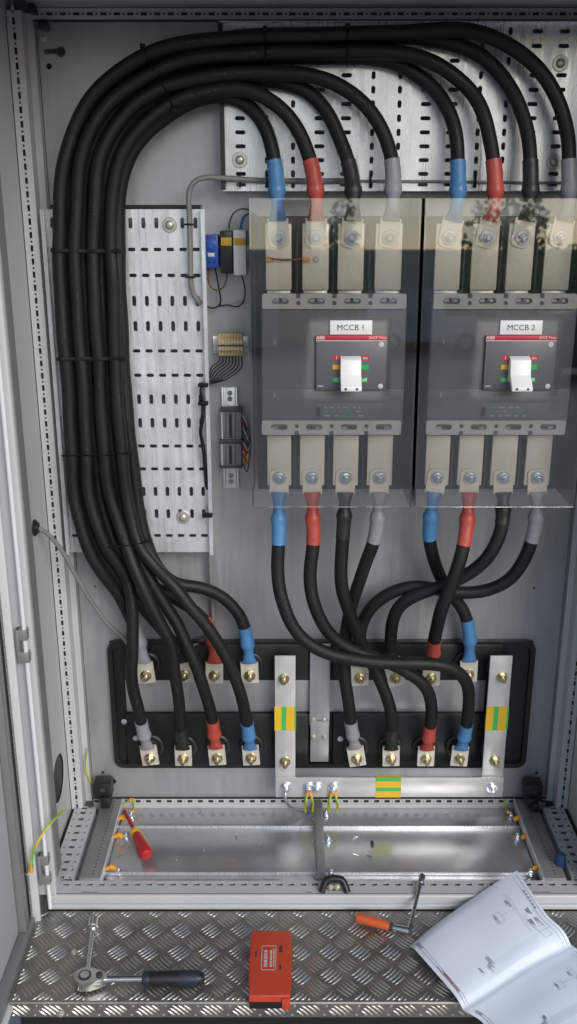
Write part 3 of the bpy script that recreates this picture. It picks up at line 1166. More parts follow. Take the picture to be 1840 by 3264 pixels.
def breaker(num, dx):
    lab = 'grey four-pole breaker labelled MCCB %d, %s' % (num, 'left of the two' if num == 1 else 'at the right edge')
    base = P(1065, 1380, YM)
    t = thing('circuit_breaker', (base.x + dx, 0, base.z), lab, 'circuit breaker', 'moulded case breakers')
    off = Vector((dx, 0, 0))

    def B(mb):
        mb.v = [v + off for v in mb.v]
        return mb
    # dark backing box behind the terminals
    B(pbox(MB(), 818, 690, 1302, 1560, -.045, -.0005, .002)).build('backing_box', 'backing_grey', t)
    # phase barriers between the terminals
    for gx in ((947, 1063, 1178), (942, 1049, 1157)):
        for x in gx:
            top = gx[0] == 947
            y0, y1 = (720, 930) if top else (1392, 1556)
            B(pbox(MB(), x - 2, y0, x + 2, y1, -.095, -.0455)).build('phase_barrier', 'backing_grey', t, 0)
    # body
    body = B(pbox(MB(), 834, 962, 1291, 1362, YM, -.046, .003)).build('body', 'mccb_grey', t)
    B(pbox(MB(), 838, 1240.5, 1287, 1279, YM - .0012, YM + .001, .0006)).build('cover_band', 'mccb_grey', body)
    B(pbox(MB(), 838, 989, 1287, 1238, YM - .0020, YM + .001, .0008)).build('front_cover', 'mccb_grey', body)
    # light grey terminal covers with slots
    for top in (True, False):
        y0, y1 = (937, 985) if top else (1341, 1386)
        ym = (y0 + y1) / 2
        xa, xb = (836, 1296) if top else (835, 1279)
        A, Bp = P(xa, ym, YM - .004), P(xb, ym, YM - .004)
        z1, z0 = P(xa, y0, YM - .004).z, P(xa, y1, YM - .004).z
        w, h = Bp.x - A.x, z1 - z0
        loops = [[(p[0] + w / 2, p[1] + h / 2) for p in rrect(w, h, .004)]]
        cell_ = w / 4
        for k in range(4):
            loops.append([(cell_ * (k + .5) + a, h * (.52 if top else .55) + b) for a, b in slot(.032, .0115, True, 4)][::-1])
        for k in range(3):
            loops.append([(cell_ * (k + 1) + a, h * (.38 if top else .62) + b) for a, b in circ(.0042, 12)][::-1])
        c = MB().sheet(loops, (A.x + dx, YM - .004, z0), (1, 0, 0), (0, 0, 1), .012)
        co = c.build('terminal_cover', 'light_plastic', t)
        MB().box(A.x + dx + .003, Bp.x + dx - .003, YM + .010, YM + .013, z0 + .001, z1 - .001).build('cover_floor', 'mccb_dark', co, 0)
        for k in range(4):
            for q in (-.009, .009):
                if (k + (q > 0)) % 2 == 0 or top:
                    fasten('small', 'steel', (A.x + dx + cell_ * (k + .5) + q, YM + .0098, z0 + h * .5), co, 'terminal_screw')
        # notch lines between the poles
        for k in range(3):
            x = A.x + dx + cell_ * (k + 1)
            zz = (z1 - .002, z1 + .010) if top else (z0 - .006, z0 + .006)
            MB().box(x - .004, x + .004, YM - .0046, YM + .004, *((z1 - .0075, z1 + .0004) if top else (z0 - .0004, z0 + .0075))).build('pole_notch', 'mccb_dark', co, 0)
    # tin-plated terminal bars
    for top, bars in ((True, TOPBAR), (False, BOTBAR)):
        y0, y1 = (712, 925) if top else (1388, 1548)
        for (xa, xb) in bars:
            ym = (y0 + y1) / 2
            A, Bp = P(xa, ym, YBAR), P(xb, ym, YBAR)
            z1, z0 = P(xa, y0, YBAR).z, P(xa, y1, YBAR).z
            mb = MB().box(A.x + dx, Bp.x + dx, YBAR, YBAR + .008, z0, z1, .0022)
            bo = mb.build('terminal_bar', 'tin', t)
            zz = (z0 - .030, z0 + .002) if top else (z1 - .002, z1 + .030)
            MB().box(A.x + dx + .002, Bp.x + dx - .002, YBAR + .0085, YBAR + .016, zz[0], zz[1], .002).build('bar_root', 'tin_dull', bo)
            MB().cyl(((A.x + Bp.x) / 2 + dx, YBAR + .008, (z1 - .045 if top else z0 + .045)), ((A.x + Bp.x) / 2 + dx, -.046, (z1 - .045 if top else z0 + .045)), .016, 18).build('bar_support', 'backing_grey', bo)
            cx = (A.x + Bp.x) / 2 + dx
            if top:
                TOP_LUG.append(Vector((cx, YBAR - .0045, P(xa, 757, YBAR).z)))
            else:
                BOT_LUG.append(Vector((cx, YBAR - .0045, P(xa, 1521, YBAR).z)))
    # operating panel
    pan = B(pbox(MB(), 1008, 1087, 1233, 1243, YM - .0095, YM - .002, .0012)).build('operating_panel', 'mccb_dark', t)
    B(pbox(MB(), 1008, 1070, 1233, 1085, YM - .0100, YM - .002, .0006)).build('red_stripe', 'strip_red', pan)
    B(pbox(MB(), 1008, 1085.5, 1233, 1087.2, YM - .0104, YM - .008)).build('silver_line', 'label_white', pan, 0)
    yy = YM - .0103
    q = P(1022, 1077, yy)
    text('maker_lettering', 'ABB', .0092, (q.x + dx, yy, q.z), 'label_white', pan)
    q = P(1205, 1077, yy)
    text('series_lettering', 'SACE Tmax', .0068, (q.x + dx, yy, q.z), 'label_white', pan)
    yy = YM - .0097
    for (x0, x1, y, m, s) in ((1061, 1090, 1141, 'strip_red', 'I'), (1148, 1178, 1141, 'strip_red', 'on'), (1061, 1090, 1170, 'mark_yellow', None),
                              (1148, 1176, 1170, 'mark_green', None), (1061, 1090, 1211, 'mark_green', 'O'), (1148, 1172, 1211, 'mark_green', 'off')):
        B(pbox(MB(), x0, y - 7.5, x1, y + 7.5, yy, yy + .0008)).build('state_mark', m, pan, 0)
        if s:
            q = P((x0 + x1) / 2 + (2 if x0 > 1100 else -2), y, yy - .0002)
            text('state_lettering', s, .0088, (q.x + dx, yy - .0002, q.z), 'label_white', pan)
    for (x, y, rx) in ((1216, 1098, .0052), (1213, 1231, .0048)):
        q = P(x, y, yy)
        MB().lathe((q.x + dx, yy + .0005, q.z), (0, -1, 0), [(0, rx), (.001, rx), (.0015, rx * .6), (.0016, 0)], 16).build('panel_button', 'light_plastic', pan)
    q = P(1021, 1231, yy - .0001)
    MB().box(q.x + dx - .005, q.x + dx + .006, yy - .0002, yy + .0005, q.z - .0012, q.z + .0014).build('rating_mark', 'print_grey', pan, 0)
    # toggle: upright part then the tilted paddle
    xa, xb = P(1086, 1190, YM - .03).x + dx, P(1152, 1190, YM - .03).x + dx
    z1, zm, z0 = P(1086, 1147, YM - .02).z, P(1086, 1196, YM - .03).z, P(1086, 1246, YM - .05).z
    hd = MB()
    prof = [(YM - .008, z1 + .006), (YM - .024, z1), (YM - .030, zm), (YM - .052, z0 + .006), (YM - .052, z0 - .001), (YM - .046, z0 - .001), (YM - .024, zm - .012), (YM - .008, zm - .016)]
    k = len(prof)
    sh = .006 if num == 1 else .006
    vv = []
    for x in (xa, xb):
        for (y, z) in prof:
            vv.append((x, y, z))
    bm = bmesh.new()
    bvs = [bm.verts.new(v) for v in vv]
    for i in range(k):
        bm.faces.new((bvs[i], bvs[(i + 1) % k], bvs[k + (i + 1) % k], bvs[k + i]))
    bm.faces.new(bvs[:k][::-1])
    bm.faces.new(bvs[k:])
    bmesh.ops.recalc_face_normals(bm, faces=bm.faces)
    bmesh.ops.bevel(bm, geom=list(bm.edges), offset=.0014, segments=2, profile=.5, affect='EDGES')
    bm.verts.index_update()
    hd.add([v.co.copy() for v in bm.verts], [tuple(v.index for v in f.verts) for f in bm.faces])
    bm.free()
    ho = hd.build('toggle', 'white_plastic', t)
    for x in (xa + .009, xb - .009):
        MB().cyl((x, YM - .0528, z0 + .0035), (x, YM - .050, z0 + .0035), .0024, 10).build('toggle_hole', 'dark_part_and_shade', ho)
    # engraved name plate
    np_ = B(pbox(MB(), 1052, 1021, 1187, 1067, YM - .0060, YM - .002, .0008)).build('name_plate', 'label_white', t)
    q = P(1119, 1045, YM - .0062)
    text('name_lettering', 'MCCB %d' % num, .0150, (q.x + dx, YM - .0062, q.z), 'print_black', np_)
    # clear label window with small rating print
    lw = B(pbox(MB(), 1006, 1286, 1222, 1338, YM - .0016, YM - .0002, .0004)).build('rating_label', 'mccb_grey', t)
    rnd = random.Random(num)
    for r_, yv in enumerate((1300, 1312, 1326)):
        x = 1034
        for w_ in range(7):
            wd = rnd.uniform(9, 26)
            if x + wd > 1168:
                break
            hgt = rnd.uniform(2.2, 4.5)
            B(pbox(MB(), x, yv - hgt, x + wd * .8, yv + hgt * .4, YM - .0020, YM - .0014)).build('rating_print', 'mark_green' if rnd.random() < .3 else 'print_grey', lw, 0)
            x += wd + rnd.uniform(4, 10)
    B(pbox(MB(), 1009, 1298, 1021, 1327, YM - .0019, YM - .0015)).build('label_square', 'print_black', lw, 0)
    for (px, py) in ((876, 1091), (876, 1258)):
        q = P(px, py, YM - .0022)
        MB().box(q.x + dx - .0015, q.x + dx + .0015, YM - .0026, YM - .0018, q.z - .005, q.z + .005, .0005).build('cover_mark', 'print_grey', t)
    return t


br1 = breaker(1, 0.0)
br2 = breaker(2, DXM)


# ---- clear polycarbonate shields
def shield(label, px0, px1, cut):
    Y = -.1685
    lean = math.tan(math.radians(2.6))      # the sheet leans back a little towards its top
    py0, py1 = 632, 1606
    ym = 1119
    x0, x1 = P(px0, ym, Y).x, P(px1, ym, Y).x
    z1, z0 = P(px0, py0, Y).z, P(px0, py1, Y).z
    t = thing('clear_shield', ((x0 + x1) / 2, Y, z0), label, 'shield', 'clear shields over the breakers')
    cz1, cz0 = P(1000, 1012, Y).z, P(1000, 1258, Y).z
    out = [(0, 0), (x1 - x0, 0), (x1 - x0, z1 - z0), (0, z1 - z0)]
    cx0, cx1 = cut[0] - x0, cut[1] - x0
    win = [(cx0, cz0 - z0), (cx0, cz1 - z0), (cx1, cz1 - z0), (cx1, cz0 - z0)]
    def leaned(mb):
        for v in mb.v:
            if v.y < -.1:
                v.y += (v.z - z0) * lean - .0225
        return mb
    leaned(MB().sheet([out, win], (x0, Y, z0), (1, 0, 0), (0, 0, 1), .003)).build('front_sheet', 'polycarbonate', t, 0)
    for x in (x0, x1 - .003):
        leaned(MB().box(x, x + .003, Y + .0032, -.004, z0, z1)).build('side_sheet', 'polycarbonate', t, 0)
    return t


cutx = (P(990, 1130, -.1685).x, P(1246, 1130, -.1685).x)
shield('clear polycarbonate shield over the left breaker', 800, 1326, cutx)
shield('clear polycarbonate shield over the right breaker, cut by the frame edge', 1337, 1868, (cutx[0] + DXM, cutx[1] + DXM))

# ================================================================== POWER CABLES
R_C = .0133
CABLE_NO = 0


def cable(label, pts, col_a, col_b, lenA=.098, lenB=.075, r=R_C, boltA=('bolt', 'steel'), boltB=('stud', 'brass'), palmA=.0, it=10):
    """pts: (px, py, Y) from the breaker lug to the bushing lug; first and last may be Vectors (bolt centres)."""
    P3 = [p if isinstance(p, Vector) else P(*p) for p in pts]
    res, L = spline(P3, .006)
    res = smooth_path(res, it)
    global CABLE_NO
    CABLE_NO += 1
    rc = random.Random(100 + CABLE_NO)
    ph = [rc.uniform(0, 6.28) for _ in range(6)]
    nn = len(res)
    for i in range(nn):
        e_ = min(1, i / 30, (nn - 1 - i) / 30)
        q_ = i * .006
        res[i] = res[i] + Vector((math.sin(q_ * 17 + ph[0]) + .6 * math.sin(q_ * 41 + ph[1]), .8 * math.sin(q_ * 23 + ph[2]), math.sin(q_ * 19 + ph[3]) + .6 * math.sin(q_ * 37 + ph[4]))) * (.0011 * e_)
    cum = [0.0]
    for i in range(1, len(res)):
        cum.append(cum[-1] + (res[i] - res[i - 1]).length)
    L = cum[-1]
    t = thing('power_cable', res[-1], label, 'cable', 'black power cables')
    gap = .030
    # sheath
    seg = [p for p, c in zip(res, cum) if gap + .045 < c < L - gap - .045]
    MB().tube(seg, r, 16).build('sheath', 'black_rubber', t, 60)
    # faint maker's print along the sheath: short worn strokes
    mk = MB()
    i = rc.randrange(10, 30)
    while i < len(seg) - 20:
        for k in range(rc.randrange(6, 14)):
            if i >= len(seg) - 3:
                break
            d_ = (seg[i + 1] - seg[i]).normalized()
            out_ = (Vector((0, -1, 0)) + Vector((1, 0, 0)) * ph[5] * .12)
            out_ = (out_ - d_ * out_.dot(d_)).normalized()
            sd_ = d_.cross(out_)
            c_ = seg[i] + out_ * (r + .00025)
            l_, w_ = rc.uniform(.0008, .002), rc.uniform(.0009, .0016)
            if rc.random() < .75:
                mk.add([c_ - d_ * l_ - sd_ * w_, c_ + d_ * l_ - sd_ * w_, c_ + d_ * l_ + sd_ * w_, c_ - d_ * l_ + sd_ * w_], [(0, 1, 2, 3)])
            i += 1
        i += rc.randrange(25, 60)
    if mk.v:
        tag(mk.build('worn_print', 'cable_print', t, 0), kind='stuff')
    for end, colr, ln, bolt in ((0, col_a, lenA, boltA), (1, col_b, lenB, boltB)):
        path = res if end == 0 else res[::-1]
        cm = cum if end == 0 else [L - c for c in cum][::-1]
        sl, rr, fl, wd = [], [], [], []
        for p, c in zip(path, cm):
            u = (c - gap) / ln
            if u < -.02 or u > 1.0:
                continue
            u = max(u, 0)
            # profile from the palm (u=0) to the cable (u=1)
            if u < .12:
                w, f = .0175 - .03 * u, .34 + 3.6 * u
            elif u < .40:
                k = (u - .12) / .28
                w, f = .0139 - .0024 * math.sin(math.pi * min(1, k) * .9), .77 + .23 * min(1, k * 1.6)
            elif u < .52:
                k = (u - .40) / .12
                w, f = .0132 + .0040 * math.sin(math.pi * k * .72), 1.0
            else:
                k = (u - .52) / .48
                w, f = .0162 - .0014 * min(1, k * 3.5) + .0003 * math.sin(k * 21), 1.0
            sl.append(p)
            rr.append(w)
            fl.append(f)
            wd.append(1.0)
        if len(sl) > 3:
            MB().tube(sl, rr, 18, True, fl, wd).build('heat_shrink_sleeve', 'shrink_' + colr, t, 50)
        # palm of the lug: plate with a rounded end facing the viewer
        c0 = path[0]
        d = (path[min(6, len(path) - 1)] - path[0])
        d.y = 0
        d.normalize()
        side = Vector((d.z, 0, -d.x))
        out = [(-.0195, .034), (-.0195, -.010), (-.0165, -.0145), (-.010, -.0175), (.0, -.0188), (.010, -.0175), (.0165, -.0145), (.0195, -.010), (.0195, .034)]
        if end == 1:
            out = [(-.0195, .032), (-.0195, -.0185), (-.018, -.020), (.018, -.020), (.0195, -.0185), (.0195, .032)]
        mb = MB()
        mb.sheet([out[::-1] if side.cross(d).y > 0 else out], c0 - Vector((0, .0005, 0)), side, d, .004 if side.cross(d).y < 0 else -.004)
        lo = mb.build('lug', 'tin' if end == 0 else 'lug_tin', t, 20)
        fasten(bolt[0], bolt[1], c0 - Vector((0, .0012 if end == 0 else .0012, 0)), lo)
    return t


TL, BL = TOP_LUG, BOT_LUG


def LU(i):
    return P(LUGS_UP[i][0], LUGS_UP[i][1], Y_LUG)


def LL(i):
    return P(LUGS_LO[i][0], LUGS_LO[i][1], Y_LUG)


FY, BY = -.098, -.068   # front and back layer of the bundle
# --- the arch group, front layer
cable('outermost black power cable of the arch, grey sleeve at the right frame edge',
      [TL[7], (1816, 640, -.120), (1814, 507, -.105), (1808, 431, -.098), (1788, 342, -.094), (1750, 266, -.092), (1693, 196, -.092), (1617, 139, -.095), (1522, 106, FY), (1427, 96, FY),
       (1300, 100, FY), (1110, 108, FY), (920, 115, FY), (760, 119, FY), (634, 129, FY), (539, 148, FY), (444, 186, FY), (355, 249, FY), (285, 325, FY), (238, 407, FY),
       (206, 509, FY), (190, 633, FY), (189, 760, FY), (193, 900, FY), (208, 1140, FY), (218, 1280, FY), (228, 1440, FY), (241, 1600, FY), (276, 1740, FY),
       (330, 1835, -.085), (385, 1905, -.060), (425, 1985, -.048), (450, 2060, -.050), LU(0)], 'grey', 'grey', .11, .10)
cable('black power cable second along the arch rim, red sleeve above the second breaker',
      [TL[5], (1577, 640, -.120), (1574, 526, -.108), (1564, 444, -.098), (1547, 374, -.092), (1516, 310, -.090), (1465, 253, -.092), (1402, 206, -.095), (1332, 178, FY), (1237, 169, FY),
       (1110, 167, FY), (920, 166, FY), (729, 172, FY), (602, 191, FY), (507, 222, FY), (431, 266, FY), (355, 325, FY), (292, 407, FY), (257, 509, FY), (244, 633, FY),
       (240, 760, FY), (244, 900, FY), (258, 1140, FY), (268, 1280, FY), (276, 1440, FY), (289, 1600, FY), (335, 1740, FY), (398, 1835, -.085), (423, 1927, -.090), (424, 2053, -.100), (422, 2180, -.100),
       (447, 2290, -.080), LL(0)], 'red', 'grey', .11, .085)
cable('black power cable third along the arch, grey sleeve above the first breaker',
      [TL[3], (1252, 640, -.120), (1250, 526, -.106), (1240, 475, -.100), (1218, 412, -.094), (1173, 342, -.092), (1110, 287, -.094), (1047, 255, FY), (983, 238, FY), (920, 233, FY),
       (824, 234, FY), (729, 240, FY), (634, 250, FY), (539, 270, FY), (469, 306, FY), (406, 357, FY), (349, 433, FY), (314, 520, FY), (303, 633, FY), (299, 760, FY),
       (301, 900, FY), (313, 1140, FY), (320, 1280, FY), (334, 1440, FY), (355, 1600, FY), (403, 1740, -.105), (440, 1838, -.118), (482, 1927, -.124), (514, 1990, -.124), (544, 2053, -.120),
       (558, 2148, -.110), (573, 2275, -.085), LL(1)], 'grey', 'black', .11, .07)
cable('black power cable on the inner side of the arch, red sleeve above the first breaker',
      [TL[1], (1007, 630, -.120), (998, 548, -.110), (982, 488, -.100), (959, 431, -.094), (930, 380, -.092), (893, 340, -.092), (840, 306, -.095), (760, 286, FY), (665, 292, FY), (589, 308, FY),
       (520, 345, FY), (456, 397, FY), (406, 460, FY), (374, 545, FY), (360, 633, FY), (355, 760, FY), (360, 900, FY), (368, 1140, FY), (377, 1280, FY), (388, 1440, FY),
       (406, 1600, FY), (446, 1740, -.105), (505, 1815, -.115), (567, 1880, -.124), (600, 1927, -.128), (653, 1990, -.130), (696, 2053, -.128), (733, 2117, -.124), (757, 2180, -.116), (778, 2243, -.100),
       LL(3)], 'red', 'blue', .11, .085)
# --- back layer
cable('black power cable behind the arch rim, black sleeve above the second breaker',
      [TL[6], (1690, 640, -.120), (1688, 507, -.100), (1680, 412, -.088), (1655, 330, -.078), (1617, 262, -.070), (1554, 192, BY), (1490, 154, BY), (1395, 130, BY), (1300, 118, BY),
       (1110, 124, BY), (920, 130, BY), (760, 136, BY), (634, 148, BY), (539, 168, BY), (444, 206, BY), (360, 265, BY), (300, 335, BY), (250, 425, BY), (222, 520, BY), (212, 640, BY), (215, 900, BY),
       (230, 1140, BY), (240, 1280, BY), (252, 1440, BY), (268, 1600, BY), (306, 1740, BY), (380, 1850, -.060), (470, 1950, -.052), (545, 2040, -.050), (582, 2100, -.050), LU(1)], 'black', 'black', .11, .06)
cable('black power cable behind the arch, blue sleeve above the second breaker',
      [TL[4], (1459, 640, -.120), (1460, 520, -.102), (1452, 431, -.090), (1427, 349, -.080), (1389, 285, -.070), (1338, 241, BY), (1275, 205, BY), (1205, 190, BY), (1110, 184, BY),
       (920, 180, BY), (729, 188, BY), (602, 208, BY), (515, 240, BY), (440, 285, BY), (370, 340, BY), (312, 420, BY), (280, 515, BY), (268, 640, BY), (268, 900, BY), (282, 1140, BY), (292, 1280, BY),
       (305, 1440, BY), (322, 1600, BY), (368, 1740, BY), (450, 1840, -.066), (560, 1908, -.062), (630, 1955, -.060), (668, 2005, -.056), (682, 2060, -.052), LU(2)], 'blue', 'red', .11, .115)
cable('black power cable behind the inner arch, black sleeve above the first breaker',
      [TL[2], (1128, 640, -.120), (1117, 539, -.100), (1091, 456, -.086), (1047, 363, -.074), (983, 294, BY), (920, 265, BY), (850, 252, BY), (792, 250, BY), (700, 258, BY), (634, 268, BY),
       (550, 290, BY), (485, 325, BY), (425, 375, BY), (370, 450, BY), (340, 530, BY), (328, 640, BY), (326, 900, BY), (338, 1140, BY), (347, 1280, BY), (362, 1440, BY), (384, 1600, BY), (425, 1740, -.075),
       (482, 1850, -.090), (539, 1946, -.098), (570, 1990, -.100), (596, 2053, -.102), (621, 2117, -.102), (644, 2180, -.098), (673, 2275, -.080), LL(2)], 'black', 'red', .11, .085)
cable('black power cable on the innermost arch, blue sleeve above the first breaker',
      [TL[0], (883, 640, -.120), (881, 570, -.110), (875, 507, -.100), (862, 444, -.090), (830, 376, -.078), (781, 328, -.070), (729, 308, BY), (665, 310, BY), (600, 328, BY), (535, 364, BY), (475, 414, BY),
       (425, 476, BY), (395, 550, BY), (382, 640, BY), (380, 900, BY), (394, 1140, BY), (404, 1280, BY), (419, 1440, BY), (438, 1600, BY), (468, 1730, -.070), (510, 1815, -.075), (558, 1858, -.075),
       (634, 1870, -.068), (697, 1895, -.060), (741, 1933, -.056), (770, 1973, -.054), (786, 2030, -.052), (794, 2085, -.052), LU(3)], 'blue', 'blue', .11, .095)

# --- cables leaving the breakers downwards
cable('black power cable with blue sleeves sweeping right in front of the others',
      [BL[0], (889, 1640, -.128), (889, 1724, -.138), (888, 1819, -.148), (898, 1907, -.156), (930, 1994, -.160), (984, 2053, -.160), (1057, 2089, -.160), (1145, 2105, -.158), (1254, 2111, -.154), (1364, 2116, -.148),
       (1437, 2130, -.140), (1479, 2165, -.128), (1495, 2210, -.114), (1494, 2262, -.098), (1487, 2315, -.080), LL(7)], 'blue', 'blue', .110, .085, r=.0138)
cable('black power cable with red sleeves curving from below the first breaker under the front cable',
      [BL[1], (997, 1640, -.126), (998, 1724, -.134), (989, 1819, -.140), (999, 1914, -.144), (1032, 1994, -.142), (1087, 2053, -.134), (1160, 2087, -.126), (1233, 2108, -.122), (1291, 2136, -.120), (1342, 2173, -.116),
       (1371, 2217, -.108), (1379, 2268, -.094), (1370, 2320, -.078), LL(6)], 'red', 'red', .110, .080, r=.0138)
cable('black power cable with black sleeves leaning right below the first breaker',
      [BL[2], (1098, 1644, -.124), (1091, 1724, -.126), (1085, 1797, -.126), (1090, 1870, -.124), (1105, 1928, -.120), (1138, 2009, -.108), (1167, 2074, -.092), (1200, 2147, -.090), (1236, 2231, -.090), (1250, 2297, -.080), LL(5)],
      'black', 'black', .100, .07, r=.0138)
cable('black power cable with grey sleeves passing behind its neighbour below the first breaker',
      [BL[3], (1206, 1640, -.122), (1194, 1724, -.118), (1160, 1812, -.106), (1130, 1892, -.090), (1113, 1955, -.078), (1101, 2030, -.070), (1097, 2111, -.070), (1104, 2184, -.072), (1112, 2250, -.070), (1120, 2315, -.064), LL(4)],
      'grey', 'grey', .110, .080, r=.0138)
cable('black power cable with blue sleeves crossing behind three others below the second breaker',
      [BL[4], (1373, 1640, -.118), (1369, 1710, -.104), (1379, 1768, -.086), (1404, 1834, -.064), (1437, 1892, -.052), (1472, 1936, -.050), (1490, 1985, -.050), (1498, 2040, -.050), (1496, 2090, -.051), LU(7)],
      'blue', 'blue', .110, .105, r=.0135)
cable('black power cable with red sleeves slanting down in front of the crossing',
      [BL[5], (1491, 1640, -.132), (1485, 1712, -.146), (1463, 1797, -.158), (1430, 1892, -.156), (1404, 1950, -.142), (1387, 2023, -.110), (1381, 2090, -.072), LU(6)], 'red', 'red', .110, .100, r=.0142)
cable('black power cable with black sleeves swinging left from below the second breaker, upper of two',
      [BL[6], (1604, 1640, -.130), (1600, 1680, -.136), (1576, 1739, -.138), (1532, 1797, -.132), (1474, 1841, -.124), (1401, 1872, -.116), (1335, 1894, -.108), (1278, 1930, -.096), (1251, 1980, -.082), (1244, 2038, -.066),
       (1246, 2100, -.054), LU(5)], 'black', 'black', .070, .05, r=.0138)
cable('black power cable with grey sleeves swinging farthest left from below the second breaker',
      [BL[7], (1710, 1640, -.120), (1698, 1713, -.118), (1667, 1790, -.112), (1620, 1848, -.102), (1554, 1881, -.092), (1474, 1889, -.086), (1401, 1881, -.084), (1320, 1872, -.080), (1247, 1888, -.072), (1189, 1924, -.064),
       (1160, 1970, -.056), (1148, 2030, -.052), (1146, 2095, -.051), LU(4)], 'grey', 'grey', .110, .06, r=.0138)

# ================================================================== CABLE TIES
def tie(label, pts, Yf, Yb, w=.0070, head=True, thick=.0011):
    """strap across a bundle: pts are photo points across its front, ends tucked back to Yb."""
    F = [P(px, py, Yf) for px, py in pts]
    a, b = P(pts[0][0], pts[0][1], Yb), P(pts[-1][0], pts[-1][1], Yb)
    d = (F[-1] - F[0]).normalized()
    W_ = []
    for i_ in range(len(F)):
        W_.append(F[i_])
        if 0 < i_ < len(F) - 2:
            W_.append((F[i_] + F[i_ + 1]) / 2 + Vector((0, .0045, 0)))
    loop = [a - d * .0005] + W_ + [b + d * .0005]
    res, L = spline(loop, .003)
    t = thing('cable_tie', F[0], label, 'cable tie', 'black cable ties round the bundles')
    MB().tube(res, w / 2, 8, True, [thick / w * 2] * len(res)).build('strap', 'black_tie', t, 50)
    if head:
        q = F[-1] - Vector((0, .0015, 0))
        MB().box(q.x - .0045, q.x + .0045, q.y - .004, q.y + .003, q.z - .004, q.z + .004, .001).build('tie_head', 'black_tie', t)
    return t


tf = FY - R_C + .0006
tie('black cable tie across the upright bundle just below the tray top', [(168, 800), (193, 800), (245, 801), (300, 801), (358, 800), (382, 800)], tf, BY + .012)
tie('black cable tie across the upright bundle at half height of the tray', [(186, 1145), (210, 1146), (260, 1144), (314, 1146), (370, 1143), (398, 1142)], tf, BY + .012)
tie('black cable tie across the upright bundle low on the tray', [(204, 1453), (230, 1453), (277, 1452), (336, 1452), (392, 1446), (420, 1442)], tf, BY + .012)
tie('black cable tie where the upright bundle leaves the tray', [(352, 1745), (403, 1741), (446, 1733), (478, 1722)], tf - .006, BY + .012)
tie('black cable tie with raised head on the outer rim of the arch', [(490, 222), (480, 205), (468, 178), (455, 148)], tf, BY + .012)
tie('black cable tie on the inner bands at the left of the arch', [(510, 248), (524, 280), (540, 315), (556, 352)], tf, BY + .012)
tie('black cable tie across the top of the arch left of its middle', [(846, 194), (846, 168), (846, 118), (846, 92)], tf, BY + .012)
tie('black cable tie across the top of the arch right of its middle', [(1106, 204), (1107, 170), (1108, 112), (1108, 84)], tf, BY + .012)

# ================================================================== SMALL DEVICES BESIDE THE TRAY
# DIN rail that carries the three modules
dr = thing('din_rail', P(716, 800, 0), 'short zinc mounting rail behind the blue, black and white modules', 'rail')
MB().box(P(646, 800, -.01).x, P(796, 800, -.01).x, -.008, -.0002, P(700, 830, -.01).z, P(700, 780, -.01).z, .001).build('rail_base', 'tray_zinc', dr)

th = thing('thermostat', P(676, 858, 0), 'small blue thermostat with round dial left of the black module', 'thermostat')
pbox(MB(), 651, 749, 697, 855, -.052, -.0085, .003).build('housing', 'thermo_blue', th)
q = P(674, 786, -.0525)
MB().lathe((q.x, -.0515, q.z), (0, -1, 0), [(0, .0115), (.002, .0112), (.0025, .010), (.0027, .006), (.0045, .0055), (.005, 0)], 24).build('dial', 'thermo_blue', th)
tk = MB()
for k in range(13):
    a = math.radians(-60 + 25 * k)
    c_ = Vector((q.x + .0135 * math.sin(a), -.0522, q.z + .0135 * math.cos(a)))
    tk.box(c_.x - .0004, c_.x + .0004, -.0525, -.0518, c_.z - .001, c_.z + .001)
tag(tk.build('dial_marks', 'print_grey', th, 0), kind='stuff')
pbox(MB(), 663, 806, 684, 818, -.0528, -.0518, .0003).build('window', 'wire_white', th)
for k in range(6):
    x = 661 + k * 5
    pbox(MB(), x, 755, x + 2.2, 764, -.0524, -.0515).build('vent_slot', 'dark_part_and_shade', th, 0)
for x in (668, 683):
    q2 = P(x, 836, -.0525)
    MB().cyl((q2.x, -.0524, q2.z), (q2.x, -.0515, q2.z), .0028, 12).build('screw_recess', 'dark_part_and_shade', th)

for (nm, lb_, x0, x1, y0, y1, m, st_y) in (
        ('relay_module', 'slim black module with yellow strip between the blue and white ones', 702, 742, 736, 872, 'mccb_dark', 770),
        ('relay_module', 'slim white module with yellow strip beside the black one', 744, 785, 733, 878, 'white_plastic', 772)):
    if m == 'mccb_dark':
        m = 'black_plastic'
    r_ = thing(nm, P((x0 + x1) / 2, y1, 0), lb_, 'module', 'modules on the short rail')
    pbox(MB(), x0, y0, x1, y1, -.060, -.0085, .0025).build('housing', m, r_)
    pbox(MB(), x0 + 3, st_y - 13, x1 - 3, st_y + (13 if x0 < 740 else 10), -.0612, -.0595, .0005).build('yellow_strip', 'mark_yellow', r_)
    q2 = P((x0 + x1) / 2 + 2, st_y, -.0614)
    MB().box(q2.x - .0085, q2.x - .0078, -.0616, -.0611, q2.z - .003, q2.z + .004).build('strip_print', 'print_black', r_, 0)
    q2 = P((x0 + x1) / 2 + 4, y0 - 2, -.04)
    MB().box(q2.x - .0035, q2.x + .0035, -.045, -.037, q2.z - .004, q2.z + .003, .0005).build('green_plug', 'mark_green', r_)


def lone_wire(name, label, pts, r, m, group='thin control wires', n=8):
    o = wire(name, [p if isinstance(p, Vector) else P(*p) for p in pts], r, m, None, n)
    return tag(o, label, 'wire', group)


